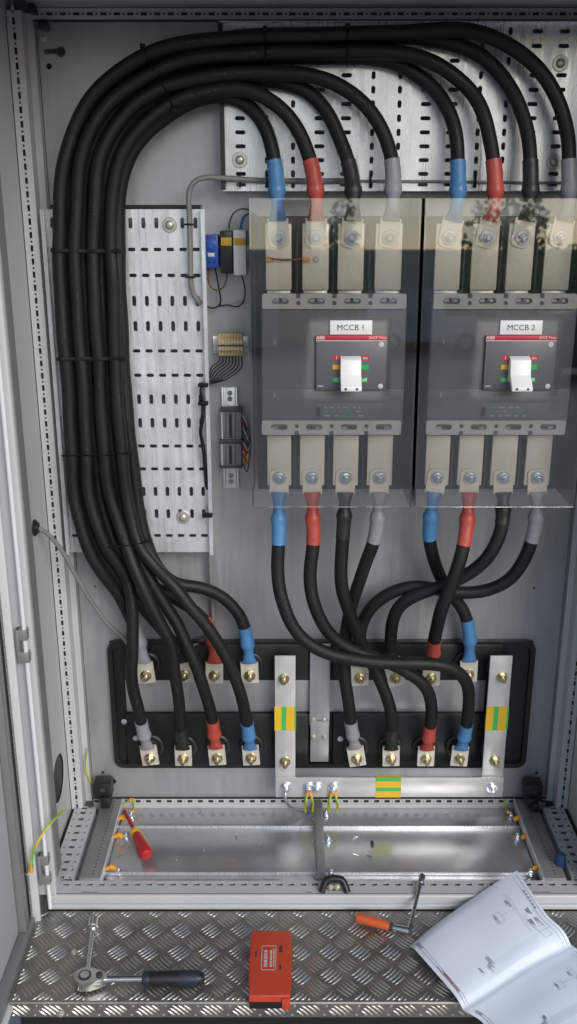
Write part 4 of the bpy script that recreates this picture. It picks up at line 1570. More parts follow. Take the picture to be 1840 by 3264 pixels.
lone_wire('control_wire', 'brown wire looping from the black module up behind the shield edge', [(729, 737, -.042), (733, 706, -.046), (745, 680, -.05), (765, 667, -.05), (790, 668, -.048), (812, 683, -.046), (828, 710, -.05), (834, 745, -.052), (828, 790, -.055), (838, 812, -.08),
          (860, 823, -.122), (900, 828, -.124), (960, 826, -.124)], .0017, 'wire_brown')
lone_wire('control_wire', 'blue wire looping from the white module up behind the shield edge', [(768, 735, -.042), (770, 712, -.046), (778, 692, -.048), (792, 682, -.048), (808, 688, -.048), (822, 712, -.05), (826, 745, -.052), (818, 790, -.055), (832, 812, -.075), (848, 822, -.1)], .0022, 'wire_blue')
lone_wire('control_wire', 'brown wire hanging as a U between the blue and black modules', [(667, 853, -.035), (664, 885, -.036), (670, 912, -.036), (690, 925, -.036), (710, 917, -.036), (722, 895, -.036), (724, 870, -.036)], .0015, 'wire_brown')
lone_wire('control_wire', 'black wire dropping from the blue thermostat then bending left', [(686, 853, -.035), (692, 885, -.034), (700, 930, -.03), (704, 960, -.025), (696, 976, -.02), (675, 982, -.015), (655, 975, -.01)], .0016, 'wire_black')
lone_wire('control_wire', 'black wire dropping from the white module then curling left', [(770, 877, -.04), (779, 905, -.036), (781, 940, -.03), (774, 965, -.02), (755, 978, -.012), (725, 972, -.008), (700, 975, -.006)], .0014, 'wire_black')
lone_wire('control_wire', 'thin yellow wire beside the left shield edge', [(812, 885, -.05), (809, 905, -.05), (806, 925, -.045), (790, 955, -.02), (765, 962, -.008), (740, 966, -.005)], .0009, 'wire_yellow')
for (x0, x1, nm_) in ((848, 872, 'near the left bar edge'), (964, 988, 'on the second bar')):
    tg = pbox(MB(), x0, 821, x1, 835, -.1235, -.1165, .001).build('wire_tag', 'tag_orange', None)
    tag(tg, 'small orange wire tag %s of the first breaker' % nm_, 'tag', 'orange wire tags')
q = P(1007, 827, -.1165)
tag(fasten('small', 'tin_dull', q, None, 'small_screw'), 'small screw right of the orange tag on the second bar', 'screw')

# grey control cable: along the top tray, round the bend, down the left tray
gc = thing('control_cable', P(605, 960, -.06), 'thin grey control cable bending round beside the upright tray', 'cable')
wire('sheath', [P(*p) for p in ((1100, 577, -.052), (950, 577, -.052), (840, 576, -.053), (720, 568, -.062), (660, 566, -.066), (628, 574, -.067), (610, 594, -.067), (602, 630, -.067), (604, 680, -.067), (606, 760, -.067),
                                (607, 840, -.066), (609, 900, -.064), (616, 935, -.060), (630, 958, -.056), (636, 967, -.05))], .0052, 'wire_grey', gc, 12)
for (px, py, v_) in ((605, 715, 1), (608, 883, 1)):
    q = P(px, py, -.067)
    MB().box(q.x - .010, q.x + .010, -.0735, -.070, q.z - .0018, q.z + .0018, .0006).build('clip', 'black_tie', gc)
tc2 = thing('thin_cable', P(1400, 577, -.048), 'thin grey cable stretched along the lower edge of the top tray', 'cable')
wire('sheath', [P(*p) for p in ((1105, 577, -.0495), (1300, 578, -.0495), (1500, 580, -.0495), (1660, 582, -.0495), (1830, 583, -.0495))], .0026, 'wire_grey', tc2)
for px in (765, 852, 1182, 1516):
    q0, q1 = P(px, 556, -.051), P(px, 598, -.051)
    o = MB().box(q0.x - .0015, q0.x + .0015, -.0588, -.0462, q1.z, q0.z, .0008).build('small_tie', 'black_tie')
    tag(o, {765: 'tiny black tie left of the blue sleeve on the top tray', 852: 'tiny black tie just left of the first blue sleeve', 1182: 'tiny black tie left of the first grey sleeve',
            1516: 'tiny black tie between blue and red sleeves at the right'}[px], 'cable tie', 'tiny ties on the top tray')

# beige terminal row on its own rail
tb = thing('terminal_row', P(735, 1138, 0), 'row of eight beige terminals on a short horizontal rail', 'terminal block')
pbox(MB(), 679, 1072, 793, 1126, -.010, -.0003, .0008).build('rail', 'tray_zinc', tb)
x0_, x1_ = 696, 775
for k in range(8):
    xa = x0_ + (x1_ - x0_) * k / 8
    xb = x0_ + (x1_ - x0_) * (k + 1) / 8 - .7
    tm = MB()
    pbox(tm, xa, 1064, xb, 1134, -.034, -.0105, .0008)
    pbox(tm, xa, 1078, xb, 1118, -.044, -.0338, .0008)
    to = tm.build('terminal', 'terminal_beige', tb)
    for y in (1090, 1112):
        q = P((xa + xb) / 2, y, -.0442)
        MB().cyl((q.x, -.0446, q.z), (q.x, -.043, q.z), .0020, 10).build('clamp_screw', 'steel', to)
pbox(MB(), x0_, 1099, x1_, 1104, -.0447, -.0436).build('bridge_gap', 'dark_part_and_shade', tb, 0)
ends = [(646, 1205), (648, 1214), (650, 1219), (654, 1222), (658, 1223), (660, 1224), (662, 1225), (660, 1226)]
for k in range(8):
    x = x0_ + (x1_ - x0_) * (k + .5) / 8
    e = ends[k]
    xm = x - 10 - 6 * k * .3
    pts = [(x, 1132, -.028), (x - .5, 1150 + 3 * k, -.03)]
    pts += [((x * .55 + e[0] * .45) + 6 * k / 8, 1168 + 5.5 * k, -.028 - .001 * k), (e[0] + 18 + 3 * k, 1196 + 3 * k, -.024), (e[0], e[1], -.022), (644, 1228, -.030)]
    lone_wire('terminal_wire', '%s black wire from the left under the beige terminals' % ('first', 'second', 'third', 'fourth', 'fifth', 'sixth', 'seventh', 'eighth')[k], pts, .0013, 'wire_black', 'wires under the beige terminals', 6)
# bunch that runs on down behind the tray flange
wb = thing('wire_bunch', P(645, 1500, -.05), 'bunch of dark wires tied to the right flange of the upright tray', 'wires')
for k, (dx_, dy_, m) in enumerate(((0, 0, 'wire_black'), (3, .003, 'wire_black'), (-3, .003, 'wire_black'), (1, -.003, 'wire_black'))):
    wire('wire', [P(x + dx_, y, Y_ + dy_) for x, y, Y_ in ((646, 1226, -.066), (642, 1245, -.072), (644, 1270, -.072), (648, 1300, -.068), (645, 1340, -.07), (640, 1375, -.072), (645, 1410, -.07), (651, 1450, -.066), (655, 1500, -.055), (660, 1560, -.045))], .0022, m, wb, 6)
for py in (1227, 1285, 1642):
    q = P(648 if py < 1600 else 662, py, -.070)
    tt = MB().box(q.x - .010, q.x + .010, -.0775, -.060, q.z - .0035, q.z + .0035, .001).build('flange_tie', 'black_tie')
    tag(tt, {1227: 'black tie gathering the terminal wires at the tray flange', 1285: 'black tie on the tray flange beside the upright rail top', 1642: 'black tie low on the tray flange beside the washer'}[py], 'cable tie', 'ties on the tray flange')
# grey conduit leaving the flange downwards
wire_o = wire('conduit', [P(*p) for p in ((664, 1650, -.02), (668, 1740, -.02), (672, 1830, -.02), (678, 1930, -.02), (676, 2000, -.012), (640, 2045, -.01), (600, 2065, -.02))], .0050, 'wire_grey', None, 10)
tag(wire_o, 'grey cable running down from the tray flange to the bushing panel', 'cable')

# upright rail with grey terminal strips
vr = thing('upright_rail', P(737, 1555, 0), 'short upright zinc rail carrying two grey terminal strips', 'rail')
for (y0, y1) in ((1235, 1556),):
    pbox(MB(), 716, y0, 752, y1, -.006, -.0003, .0006).build('rail_web', 'tray_zinc', vr)
    pbox(MB(), 709, y0, 715, y1, -.013, -.0003, .0006).build('rail_flange', 'tray_zinc', vr)
    pbox(MB(), 753, y0, 759, y1, -.013, -.0003, .0006).build('rail_flange', 'tray_zinc', vr)
for py in (1262, 1525):
    for dy_ in (-9, 9):
        q = P(733 if py < 1400 else 737, py + dy_, -.0062)
        MB().lathe((q.x, -.006, q.z), (0, -1, 0), [(0, .0055), (.001, .0055), (.0012, .003)], 14).build('rail_hole_rim', 'profile_zinc', vr)
for (y0, y1, lb_) in ((1312, 1402, 'upper grey terminal strip on the upright rail'), (1414, 1486, 'lower grey terminal strip on the upright rail')):
    ts = thing('terminal_strip', P(738, y1, -.01), lb_, 'terminal strip', 'grey terminal strips')
    pbox(MB(), 706, y0, 770, y1, -.040, -.0135, .0015).build('body', 'terminal_grey', ts)
    pbox(MB(), 730, y0 + 6, 740, y1 - 6, -.0406, -.0395).build('centre_slot', 'dark_part_and_shade', ts, 0)
    n_ = int((y1 - y0) / 6)
    for k in range(n_):
        y = y0 + 5 + k * (y1 - y0 - 8) / n_
        for x in (718, 749):
            pbox(MB(), x, y, x + 4, y + 3, -.0404, -.0396).build('clamp_hole', 'dark_part_and_shade', ts, 0)
    pbox(MB(), 706, y0 + 3, 710, y1 - 3, -.0412, -.0395).build('marker_strip', 'wire_white', ts, 0)
for (y0, y1) in ((1304, 1311.5), (1403, 1413), (1487, 1494)):
    ec = pbox(MB(), 699, y0, 773, y1, -.046, -.0138, .002).build('end_clamp', 'backing_grey')
    tag(ec, 'dark end clamp %s the grey terminal strips' % {1304: 'above', 1403: 'between', 1487: 'below'}[y0], 'clamp', 'clamps on the upright rail')
cols = ['wire_white', 'wire_red', 'wire_black', 'wire_grey', 'wire_white', 'wire_blue', 'wire_grey', 'wire_black', 'wire_white', 'wire_red', 'wire_red', 'wire_white', 'wire_red', 'wire_yellow', 'wire_green', 'wire_black']
names = {'wire_white': 'white', 'wire_red': 'red', 'wire_black': 'black', 'wire_grey': 'grey', 'wire_blue': 'blue', 'wire_yellow': 'yellow', 'wire_green': 'green'}
ordn = ['first', 'second', 'third', 'fourth', 'fifth', 'sixth', 'seventh', 'eighth', 'ninth', 'tenth', 'eleventh', 'twelfth', 'thirteenth', 'fourteenth', 'fifteenth', 'sixteenth']
for k, c_ in enumerate(cols):
    y = 1326 + k * 10.2
    bulge = 12 + 8 * math.sin(k * 1.7)
    lone_wire('strip_wire', '%s wire at the right of the grey terminal strips, %s from the top' % (names[c_], ordn[k]),
              [(768, y, -.03), (776, y + 2, -.034), (782 + bulge * .4, y + 12 + bulge, -.034), (790 + bulge * .3, 1400 + k * 3, -.028), (797, 1395 + k * 2, -.015)], .0013, c_, 'wires beside the terminal strips', 6)

# ================================================================== EARTH LEADS, CLAMPS AND OTHER SMALL METAL
def earth_lead(label, pts, r=.0022, ends=True, split=True):
    P3 = [p if isinstance(p, Vector) else P(*p) for p in pts]
    res, L = spline(P3, .004)
    t = thing('earth_lead', P3[-1], label, 'earth lead', 'yellow and green earth leads')
    MB().tube(res, r, 10).build('yellow_sheath', 'wire_yellow', t, 60)
    g = []
    for i, p in enumerate(res):
        a = i * .18
        g.append(p + Vector((math.cos(a), -abs(math.sin(a)) - .2, math.sin(a))) * (r * .45))
    MB().tube(g, r * .72, 8).build('green_stripe', 'wire_green', t, 60)
    if ends:
        e = res[-1]
        d = (res[-1] - res[-4]).normalized()
        MB().tube([e - d * .003, e + d * .010], r * 1.7, 10).build('ring_terminal', 'tag_orange', t)
    return t


earth_lead('yellow earth lead arching from the door to the left post', [(207, 2578, -.33), (190, 2594, -.345), (160, 2625, -.37), (130, 2668, -.385), (108, 2710, -.395), (101, 2745, -.398), (100, 2765, -.398)], .0027)
q = P(101, 2786, -.40)
mb = MB()
mb.lathe((dx + .0005, q.y, q.z), (1, 0, 0), [(0, .011), (.002, .011), (.0022, .008), (.010, .008), (.0105, .005), (.02, .0048)], 14)
tag(mb.build('earth_stud', 'chrome', None), 'threaded earth stud on the door below the yellow lead', 'stud')
earth_lead('thin yellow earth lead curving beside the left rear post', [(280, 2385, -.02), (273, 2420, -.025), (276, 2460, -.025), (292, 2492, -.02), (300, 2500, -.015)], .0018, False)
for px, s_, nm_ in ((977, -1, 'pair of yellow earth lead stubs left of the middle bar, left one'), (993, 1, 'pair of yellow earth lead stubs left of the middle bar, right one'),
                    (1053, -1, 'yellow earth lead stub right of the middle bar, left one'), (1071, 1, 'yellow earth lead stub right of the middle bar, right one')):
    c0 = 985 if px < 1020 else 1063
    earth_lead(nm_, [(px + s_ * 3, 2586, -.055), (px + s_ * 5, 2565, -.068), (px + s_ * 1, 2545, -.074), (c0 + s_ * 5, 2528, -.072)], .0030)
bl = wire('braid', [P(*p) for p in ((912, 2516, -.07), (910, 2540, -.078), (916, 2562, -.075), (935, 2578, -.06), (960, 2586, -.045), (985, 2588, -.03))], .0032, 'steel', None, 8)
tag(bl, 'silver braided earth strap hanging from the left end of the earth bar', 'strap')
for (nm_, pts) in (('short yellow earth lead behind the screwdriver tip', [G(392, 2570, .0), G(402, 2560, .008), G(412, 2552, .006)]),
                   ('short green and yellow earth lead dropping to the rear left floor', [P(427, 2545, -.012), P(426, 2562, -.016), G(425, 2580, -.006)]),
                   ('short yellow earth lead dropping to the rear right floor', [P(1611, 2550, -.012), P(1615, 2566, -.016), G(1619, 2584, -.006)])):
    earth_lead(nm_, pts, .0020)
# yellow clips along the floor brackets
for (px, py, nm_) in ((390, 2607, 'yellow lead end by the left bracket, rearmost'), (380, 2662, 'yellow lead end by the left bracket, middle one'), (357, 2764, 'yellow lead end by the left bracket, nearest'),
                      (1650, 2608, 'yellow lead end by the right bracket, rearmost'), (1676, 2666, 'yellow lead end by the right bracket, middle one'), (1712, 2765, 'yellow lead end by the right bracket, nearest')):
    p = G(px, py, -.004)
    s_ = 1 if px < 900 else -1
    c_ = thing('lead_end', p, nm_, 'lead end', 'yellow lead ends along the brackets')
    MB().tube([p + Vector((-s_ * .010, 0, -.004)), p + Vector((0, -.001, .003)), p + Vector((s_ * .010, -.003, -.002))], [.0048, .0062, .0045], 10).build('crimp', 'tag_orange', c_)
    MB().tube([p + Vector((-s_ * .018, .002, -.010)), p + Vector((-s_ * .008, 0, -.004))], .0026, 8).build('lead', 'wire_yellow', c_)
for (px, py, nm_) in ((419, 2603, 'floor bolt behind the red screwdriver'), (403, 2668, 'floor bolt left of the red screwdriver handle'), (379, 2782, 'shiny floor bolt at the front left'),
                      (1627, 2607, 'floor bolt at the rear right'), (1649, 2672, 'floor bolt at the middle right'), (1690, 2786, 'floor bolt at the front right'),
                      (1003, 2605, 'rear floor bolt left of the middle bar'), (1040, 2597, 'rear floor bolt right of the middle bar'), (1008, 2684, 'centre floor bolt left of the middle bar'),
                      (1047, 2683, 'centre floor bolt right of the middle bar'), (1014, 2792, 'front floor bolt left of the middle bar'), (1056, 2790, 'front floor bolt right of the middle bar')):
    o = fasten('bolt', 'steel', G(px, py, -.0205), None, 'floor_bolt', (-math.pi / 2, 0, 0))
    o.scale = (.72, .9, .72)
    tag(o, nm_, 'bolt', 'bolts on the enclosure floor')
rnd = random.Random(3)
loc_words = ['left of the middle', 'right behind the screwdriver', 'beside the handle of the screwdriver', 'far left of centre', 'near the front joint', 'just right of the middle bar', 'by the dark speck', 'in front of the dark speck', 'on the right half']
for i, (px, py) in enumerate(((634, 2580), (753, 2662), (828, 2694), (650, 2710), (563, 2742), (1134, 2665), (1133, 2724), (1178, 2730), (381, 2730))):
    p = G(px, py, -.0180)
    a = rnd.uniform(0, 3)
    m4 = Matrix.Translation(p) @ Matrix.Rotation(a, 4, 'Z') @ Matrix.Rotation(.3, 4, 'Y')
    o = MB().box(-.007, .007, -.0018, .0018, 0, .0016, .0005, 1, m4).build('metal_offcut', 'chrome')
    tag(o, 'tiny shiny metal offcut on the floor, ' + loc_words[i], 'offcut', 'offcuts on the enclosure floor')
p = G(1187, 2690, -.0175)
tag(MB().box(p.x - .003, p.x + .003, p.y - .008, p.y + .008, p.z, p.z + .004, .001).build('dark_offcut', 'dark_part_and_shade'), 'dark speck on the floor right of the middle bar', 'offcut')

# black plastic corner blocks
for (px, py, s_, nm_) in ((327, 2515, 1, 'black plastic corner block at the rear left of the floor'), (1705, 2520, -1, 'black plastic corner block at the rear right of the floor')):
    c_ = thing('corner_block', P(px, 2575, -.02), nm_, 'corner block', 'black corner blocks')
    pbox(MB(), px - 29, py - 15, px + 27, py + 35, -.050, -.012, .004).build('block', 'black_plastic', c_)
    if s_ > 0:
        pbox(MB(), px - 8, py + 30, px + 24, py + 64, -.062, -.030, .004).build('foot', 'black_plastic', c_)
    else:
        pbox(MB(), px - 24, py + 28, px + 8, py + 52, -.062, -.030, .004).build('foot', 'black_plastic', c_)
        pbox(MB(), px - 6, py + 46, px + 16, py + 72, -.075, -.050, .004).build('foot', 'black_plastic', c_)
    q = P(px, py + 5, -.051)
    MB().cyl((q.x, -.0512, q.z), (q.x, -.0495, q.z), .006, 12).build('recess', 'dark_part_and_shade', c_)
tc = thing('corner_block', P(132, 90, -.03), 'black plastic corner block under the top rail at the left', 'corner block', 'black corner blocks')
pbox(MB(), 118, 60, 147, 92, -.045, -.012, .004).build('block', 'black_plastic', tc)
pbox(MB(), 85, 6, 110, 40, -.075, -.047, .004).build('foot', 'black_plastic', tc)
# wall grommet and the grey cable that leaves it
gp = S(110, 1682, XL + .013)
gr = thing('grommet', gp, 'black rubber grommet in the left wall with a grey cable through it', 'grommet')
MB().lathe(gp - Vector((.0005, 0, 0)), (1, 0, 0), [(0, .017), (.003, .017), (.006, .013), (.009, .011), (.0095, .006)], 20).build('collar', 'black_plastic', gr)
gw = wire('wall_cable', [gp + Vector((.004, 0, 0)), P(150, 1700, -.135), P(195, 1752, -.115), P(245, 1840, -.09), P(300, 1930, -.06), P(350, 1995, -.04), P(395, 2035, -.03), P(410, 2055, -.025)], .0048, 'wire_grey', None, 10)
tag(gw, 'grey cable drooping from the left wall grommet to the bushing panel', 'cable')
# blue cap on the right floor rail
bc = G(1785, 2755, .005)
tag(MB().tube([bc, bc + Vector((0, -.002, .018)), bc + Vector((0, -.004, .030))], [.012, .011, .007], 14).build('blue_cap', 'blue_cap'), 'small blue plastic cap on the right floor rail', 'cap')
# black carry handle clip on the front sill
hc = thing('handle_clip', G(1067, 2845, .0), 'black plastic clip handle on the middle of the front sill', 'clip')
p0, p1 = G(1026, 2846, .001), G(1108, 2846, .001)
yz = p0.y
hpts = [p0 + Vector((0, 0, .002)), p0 + Vector((.004, .006, .013)), p0 + Vector((.012, .012, .024)), p1 + Vector((-.012, .012, .024)), p1 + Vector((-.004, .006, .013)), p1 + Vector((0, 0, .002))]
res, L = spline(hpts, .003)
MB().tube(res, .0068, 12, True, [1.3] * len(res)).build('bow', 'black_plastic', hc, 60)
MB().box(p0.x + .014, p1.x - .014, yz + .006, yz + .016, .0005, .020, .002).build('clip_plate', 'backing_grey', hc)
for k in (.35, .6):
    x = p0.x + (p1.x - p0.x) * k
    fasten('small', 'tin_dull', (x, yz + .0058, .011), hc, 'screw')

# ================================================================== TOOLS
# red and yellow screwdriver
sdr = thing('screwdriver', G(462, 2735, 0), 'red and yellow insulated screwdriver leaning on the left bracket', 'screwdriver')
A, B_ = G(397, 2588, .006), G(470, 2742, -.003)
A.z, B_.z = .010, .008
dv = (B_ - A).normalized()
L = (B_ - A).length
MB().lathe(A, dv, [(0, .0022), (.004, .0040), (L * .42, .0048), (L * .45, .0048)], 14).build('shaft', 'tool_red', sdr)
MB().lathe(A + dv * (L * .44), dv, [(0, .006), (.004, .0105), (.012, .0115), (.018, .010), (.022, .009)], 18).build('collar', 'tool_yellow', sdr)
hb = A + dv * (L * .44 + .018)
hl = L * .56 - .018
MB().lathe(hb, dv, [(0, .0095), (hl * .15, .0105), (hl * .45, .0125), (hl * .7, .0152), (hl * .88, .0158), (hl * .97, .0125), (hl, .006)], 22).build('handle', 'tool_red', sdr)
sidev = dv.cross(Vector((0, 0, 1))).normalized()
MB().tube([hb + dv * (hl * .1) - sidev * .009 + Vector((0, 0, .003)), hb + dv * (hl * .45) - sidev * .0112 + Vector((0, 0, .003)), hb + dv * (hl * .7) - sidev * .0125 + Vector((0, 0, .003))], .0032, 10).build('grip_inlay', 'tool_yellow', sdr)

# ratchet with socket extension
rt = thing('ratchet', G(270, 3120, ZS), 'chrome ratchet with dark blue grip and a socket extension on the tread plate', 'ratchet')
zz = ZS + .016
H = G(272, 3122, zz)
Eh = G(652, 3117, zz)
hd_ = (Eh - H)
hd_.z = 0
hl = hd_.length
hd_.normalize()
hs_ = Vector((-hd_.y, hd_.x, 0))
up_ = Vector((0, 0, 1))
# head: flat pear shape
outl = []
for k in range(24):
    a = 2 * math.pi * k / 24
    x, y = .020 * math.cos(a), .020 * math.sin(a)
    if x > 0:
        x *= 2.1
        y *= (1 - .45 * (x / .042) ** 1.5)
    outl.append((x, y))
hm = MB()
hm.sheet([outl], H + up_ * .010, hd_, hs_, .020)
hm.build('head', 'chrome', rt, 40)
MB().lathe(H + up_ * .0102, up_, [(0, .0120), (.0012, .0120), (.0016, .0105)], 24).build('drive_ring', 'dark_part_and_shade', rt)
MB().lathe(H + up_ * .0110, up_, [(0, .0085), (.0014, .0085), (.0018, .006)], 20).build('drive_button', 'tin_dull', rt)
lv = H + hd_ * .027 + up_ * .0102
MB().lathe(lv, up_, [(0, .0065), (.003, .006), (.0035, .004)], 14).build('direction_lever', 'dark_part_and_shade', rt)
MB().tube([H + hd_ * .034, H + hd_ * .05, H + hd_ * (hl * .52)], [.0085, .0062, .0066], 14).build('shank', 'chrome', rt)
g0 = H + hd_ * (hl * .48)
gl = hl * .52
MB().lathe(g0, hd_, [(0, .0095), (.003, .0125), (gl * .12, .0132), (gl * .5, .0142), (gl * .85, .0140), (gl * .96, .0115), (gl, .007)], 20).build('grip', 'black_plastic', rt)
MB().lathe(g0 + hd_ * .002, hd_, [(0, .0131), (.004, .0136), (.009, .0136), (.011, .0131)], 20).build('grip_band', 'grip_blue', rt)
MB().lathe(g0 + hd_ * (gl * .6), hd_, [(0, .0142), (gl * .05, .01455), (gl * .28, .0143), (gl * .30, .0138)], 20).build('grip_band', 'grip_blue', rt)
ex0 = H + up_ * -.003 + Vector((.001, .014, 0))
ex1 = G(296, 2962, ZS + .012)
MB().tube([ex0, ex0.lerp(ex1, .12), ex0.lerp(ex1, .15), ex1], [.0072, .0072, .0056, .0056], 14).build('extension', 'chrome', rt)
ed = (ex1 - ex0).normalized()
MB().lathe(ex1 - ed * .004, ed, [(0, .0085), (.006, .0090), (.007, .0112), (.030, .0115), (.031, .0095), (.028, .0075)], 20).build('socket', 'chrome', rt)

# orange-handled flex-head driver with its thin bar
fd = thing('flex_driver', G(1240, 2950, ZS), 'orange-handled driver with a thin steel bar leaning on the sill', 'driver')
h0, h1, h2 = G(1135, 2922, ZS + .014), G(1243, 2953, ZS + .014), G(1304, 2968, ZS + .014)
dv = (h1 - h0).normalized()
hl = (h1 - h0).length
MB().lathe(h0, dv, [(0, .006), (.003, .0095), (hl * .2, .0105), (hl * .6, .0098), (hl * .9, .0088), (hl, .0075)], 18).build('handle', 'tool_orange', fd)
MB().lathe(h1 - dv * .001, dv, [(0, .0076), (.008, .0074), (.0085, .0062)], 16).build('ferrule', 'dark_part_and_shade', fd)
MB().tube([h1 + dv * .006, h1.lerp(h2, .6), h2], [.0066, .0072, .0085], 14).build('shank', 'chrome', fd)
b1 = P(1347, 2790, -.300)
MB().tube([h2, h2.lerp(b1, .10), h2.lerp(b1, .14), h2.lerp(b1, .86)], [.0058, .0058, .0042, .0042], 12).build('bar', 'chrome', fd)
bd = (b1 - h2).normalized()
MB().lathe(h2.lerp(b1, .85), bd, [(0, .005), (.004, .0064), (.020, .0068), (.0205, .0055)], 16).build('socket', 'chrome', fd)

# orange plastic case
oc = thing('tool_case', G(862, 3080, ZS), 'flat orange plastic tool case with black edge on the tread plate', 'case')
c1, c2, c3, c4 = G(804, 2966, .0), G(926, 2963, .0), G(925, 3172, .0), G(793, 3176, .0)
cx = (c1.x + c2.x + c3.x + c4.x) / 4
cyy = (c1.y + c2.y + c3.y + c4.y) / 4
w2, d2 = .0405, abs(c1.y - c4.y) / 2
bm = bmesh.new()
tv, bv = [], []
pr = []
N = 10
for k in range(N + 1):          # left side bulges, like the tapered case of the photo
    t_ = k / N
    pr.append((-w2 + .0035 * (abs(t_ - .5) * 2) ** 2 * (1 if t_ > .5 else .6), d2 - 2 * d2 * t_))
for k in range(N + 1):
    t_ = 1 - k / N
    pr.append((w2 - .003 * (abs(t_ - .45) * 2) ** 2, d2 - 2 * d2 * t_))
for (x, y) in pr:
    tv.append(bm.verts.new((cx + x, cyy + y, .0)))
    bv.append(bm.verts.new((cx + x, cyy + y, ZS + .008)))
k = len(pr)
bm.faces.new(tv[::-1])
bm.faces.new(bv)
for i in range(k):
    bm.faces.new((tv[i], tv[(i + 1) % k], bv[(i + 1) % k], bv[i]))
bmesh.ops.recalc_face_normals(bm, faces=bm.faces)
bmesh.ops.bevel(bm, geom=[e for e in bm.edges if e.verts[0].co.z > -.001 and e.verts[1].co.z > -.001], offset=.003, segments=3, profile=.5, affect='EDGES')
bm.verts.index_update()
mb = MB().add([v.co.copy() for v in bm.verts], [tuple(v.index for v in f.verts) for f in bm.faces])
bm.free()
mb.build('lid', 'case_orange', oc, 40)
MB().box(cx - w2 + .003, cx + w2 - .003, cyy - d2 + .002, cyy + d2 - .002, ZS + .0013, ZS + .0079, .001).build('black_tray', 'black_plastic', oc)
MB().box(cx + w2 - .018, cx + w2 - .003, cyy - d2 - .004, cyy - d2 + .001, ZS + .0013, -.004, .001).build('latch', 'case_orange', oc)
MB().box(cx - w2 + .004, cx + w2 - .019, cyy - d2 - .0015, cyy - d2 + .001, ZS + .0013, ZS + .016, .001).build('black_edge', 'black_plastic', oc)
MB().box(cx + w2 - .0005, cx + w2 + .006, cyy + .038, cyy + .052, ZS + .0018, ZS + .012, .0012).build('side_clasp', 'brass', oc)
# printed frame and lettering on the lid (reads from the right-hand side)
la, lb2 = G(835, 3014, .0002), G(880, 3092, .0002)
fm = MB()
ym_, xm_ = (la.y + lb2.y) / 2, (la.x + lb2.x) / 2
hw, hh = abs(lb2.x - la.x) / 2, abs(la.y - lb2.y) / 2
for (x0, x1, y0, y1) in ((-hw, hw, hh - .0012, hh), (-hw, hw, -hh, -hh + .0012), (-hw, -hw + .0012, -hh, hh), (hw - .0012, hw, -hh, hh)):
    fm.box(xm_ + x0, xm_ + x1, ym_ + y0, ym_ + y1, .0001, .0004)
fm.build('printed_frame', 'light_plastic', oc, 0)
lt = MB()
rl = random.Random(4)
for row_, wr in ((-.006, .0065), (.004, .004), (.0095, .003)):
    y_ = ym_ - hh * .72
    while y_ < ym_ + hh * .7:
        st_ = rl.uniform(.0015, .0045)
        lt.box(xm_ + row_ - wr / 2, xm_ + row_ + wr / 2, y_, y_ + st_, .0001, .0004)
        y_ += st_ + rl.uniform(.0014, .0028)
tag(lt.build('worn_print', 'light_plastic', oc, 0), kind='stuff')
MB().box(xm_ + .020, xm_ + .026, ym_ + .014, ym_ + .030, .0001, .0004).build('lid_mark', 'dark_part_and_shade', oc, 0)
MB().box(xm_ + .020, xm_ + .024, ym_ - .030, ym_ - .018, .0001, .0004).build('lid_mark', 'dark_part_and_shade', oc, 0)
MB().box(xm_ - .026, xm_ - .023, ym_ + .002, ym_ + .016, .0001, .0004).build('lid_mark', 'dark_part_and_shade', oc, 0)

# ================================================================== WIRING DRAWING
pp = thing('wiring_drawing', G(1560, 3100, ZS), 'folded white paper with printed wiring diagrams at the lower right', 'paper')
# rows of the sheet from the top edge to the lower edge: left point and right point, with their heights
rowsL = [((1304, 3006), -.020), ((1350, 3058), -.012), ((1402, 3118), -.010), ((1448, 3172), -.010), ((1484, 3222), -.016), ((1530, 3252), -.016), ((1585, 3310), -.012), ((1650, 3380), -.012)]
rowsR = [((1648, 2776), .010), ((1700, 2850), .016), ((1748, 2918), .014), ((1795, 2962), .008), ((1830, 3016), -.006), ((1880, 3050), -.004), ((1935, 3110), .000), ((2000, 3180), .000)]
NL = 57
NU = 30
Lp, _ = spline([G(p[0], p[1], z) for p, z in rowsL], .008)
Rp, _ = spline([G(p[0], p[1], z) for p, z in rowsR], .008)


def at_frac(path, t_):
    x = t_ * (len(path) - 1)
    i = min(int(x), len(path) - 2)
    return path[i].lerp(path[i + 1], x - i)


# fold lies at the fifth row
def paper_pt(u, v):
    a, b = at_frac(Lp, v), at_frac(Rp, v)
    p = a.lerp(b, u)
    p.z += .012 * math.sin(math.pi * u) * (1 - .6 * v) + .0015 * math.sin(9 * u + 4 * v)
    p.z -= .004 * math.exp(-((v - 4 / 7) / .018) ** 2)
    if v < .08:
        p.z -= .010 * (1 - v / .08) ** 2 * (1 - u)
    return p


pv, pf = [], []
for j in range(NL + 1):
    for i in range(NU + 1):
        pv.append(paper_pt(i / NU, j / NL))
for j in range(NL):
    for i in range(NU):
        a = j * (NU + 1) + i
        pf.append((a, a + 1, a + NU + 2, a + NU + 1))
k = len(pv)
pv2 = [p - Vector((0, 0, .0004)) for p in pv]
pm = MB().add(pv + pv2, pf + [tuple(x + k for x in f[::-1]) for f in pf])
pm.build('sheet', 'paper', pp, 60)
pr_ = {'print_faint': MB(), 'print_grey': MB(), 'print_black': MB(), 'print_red': MB()}


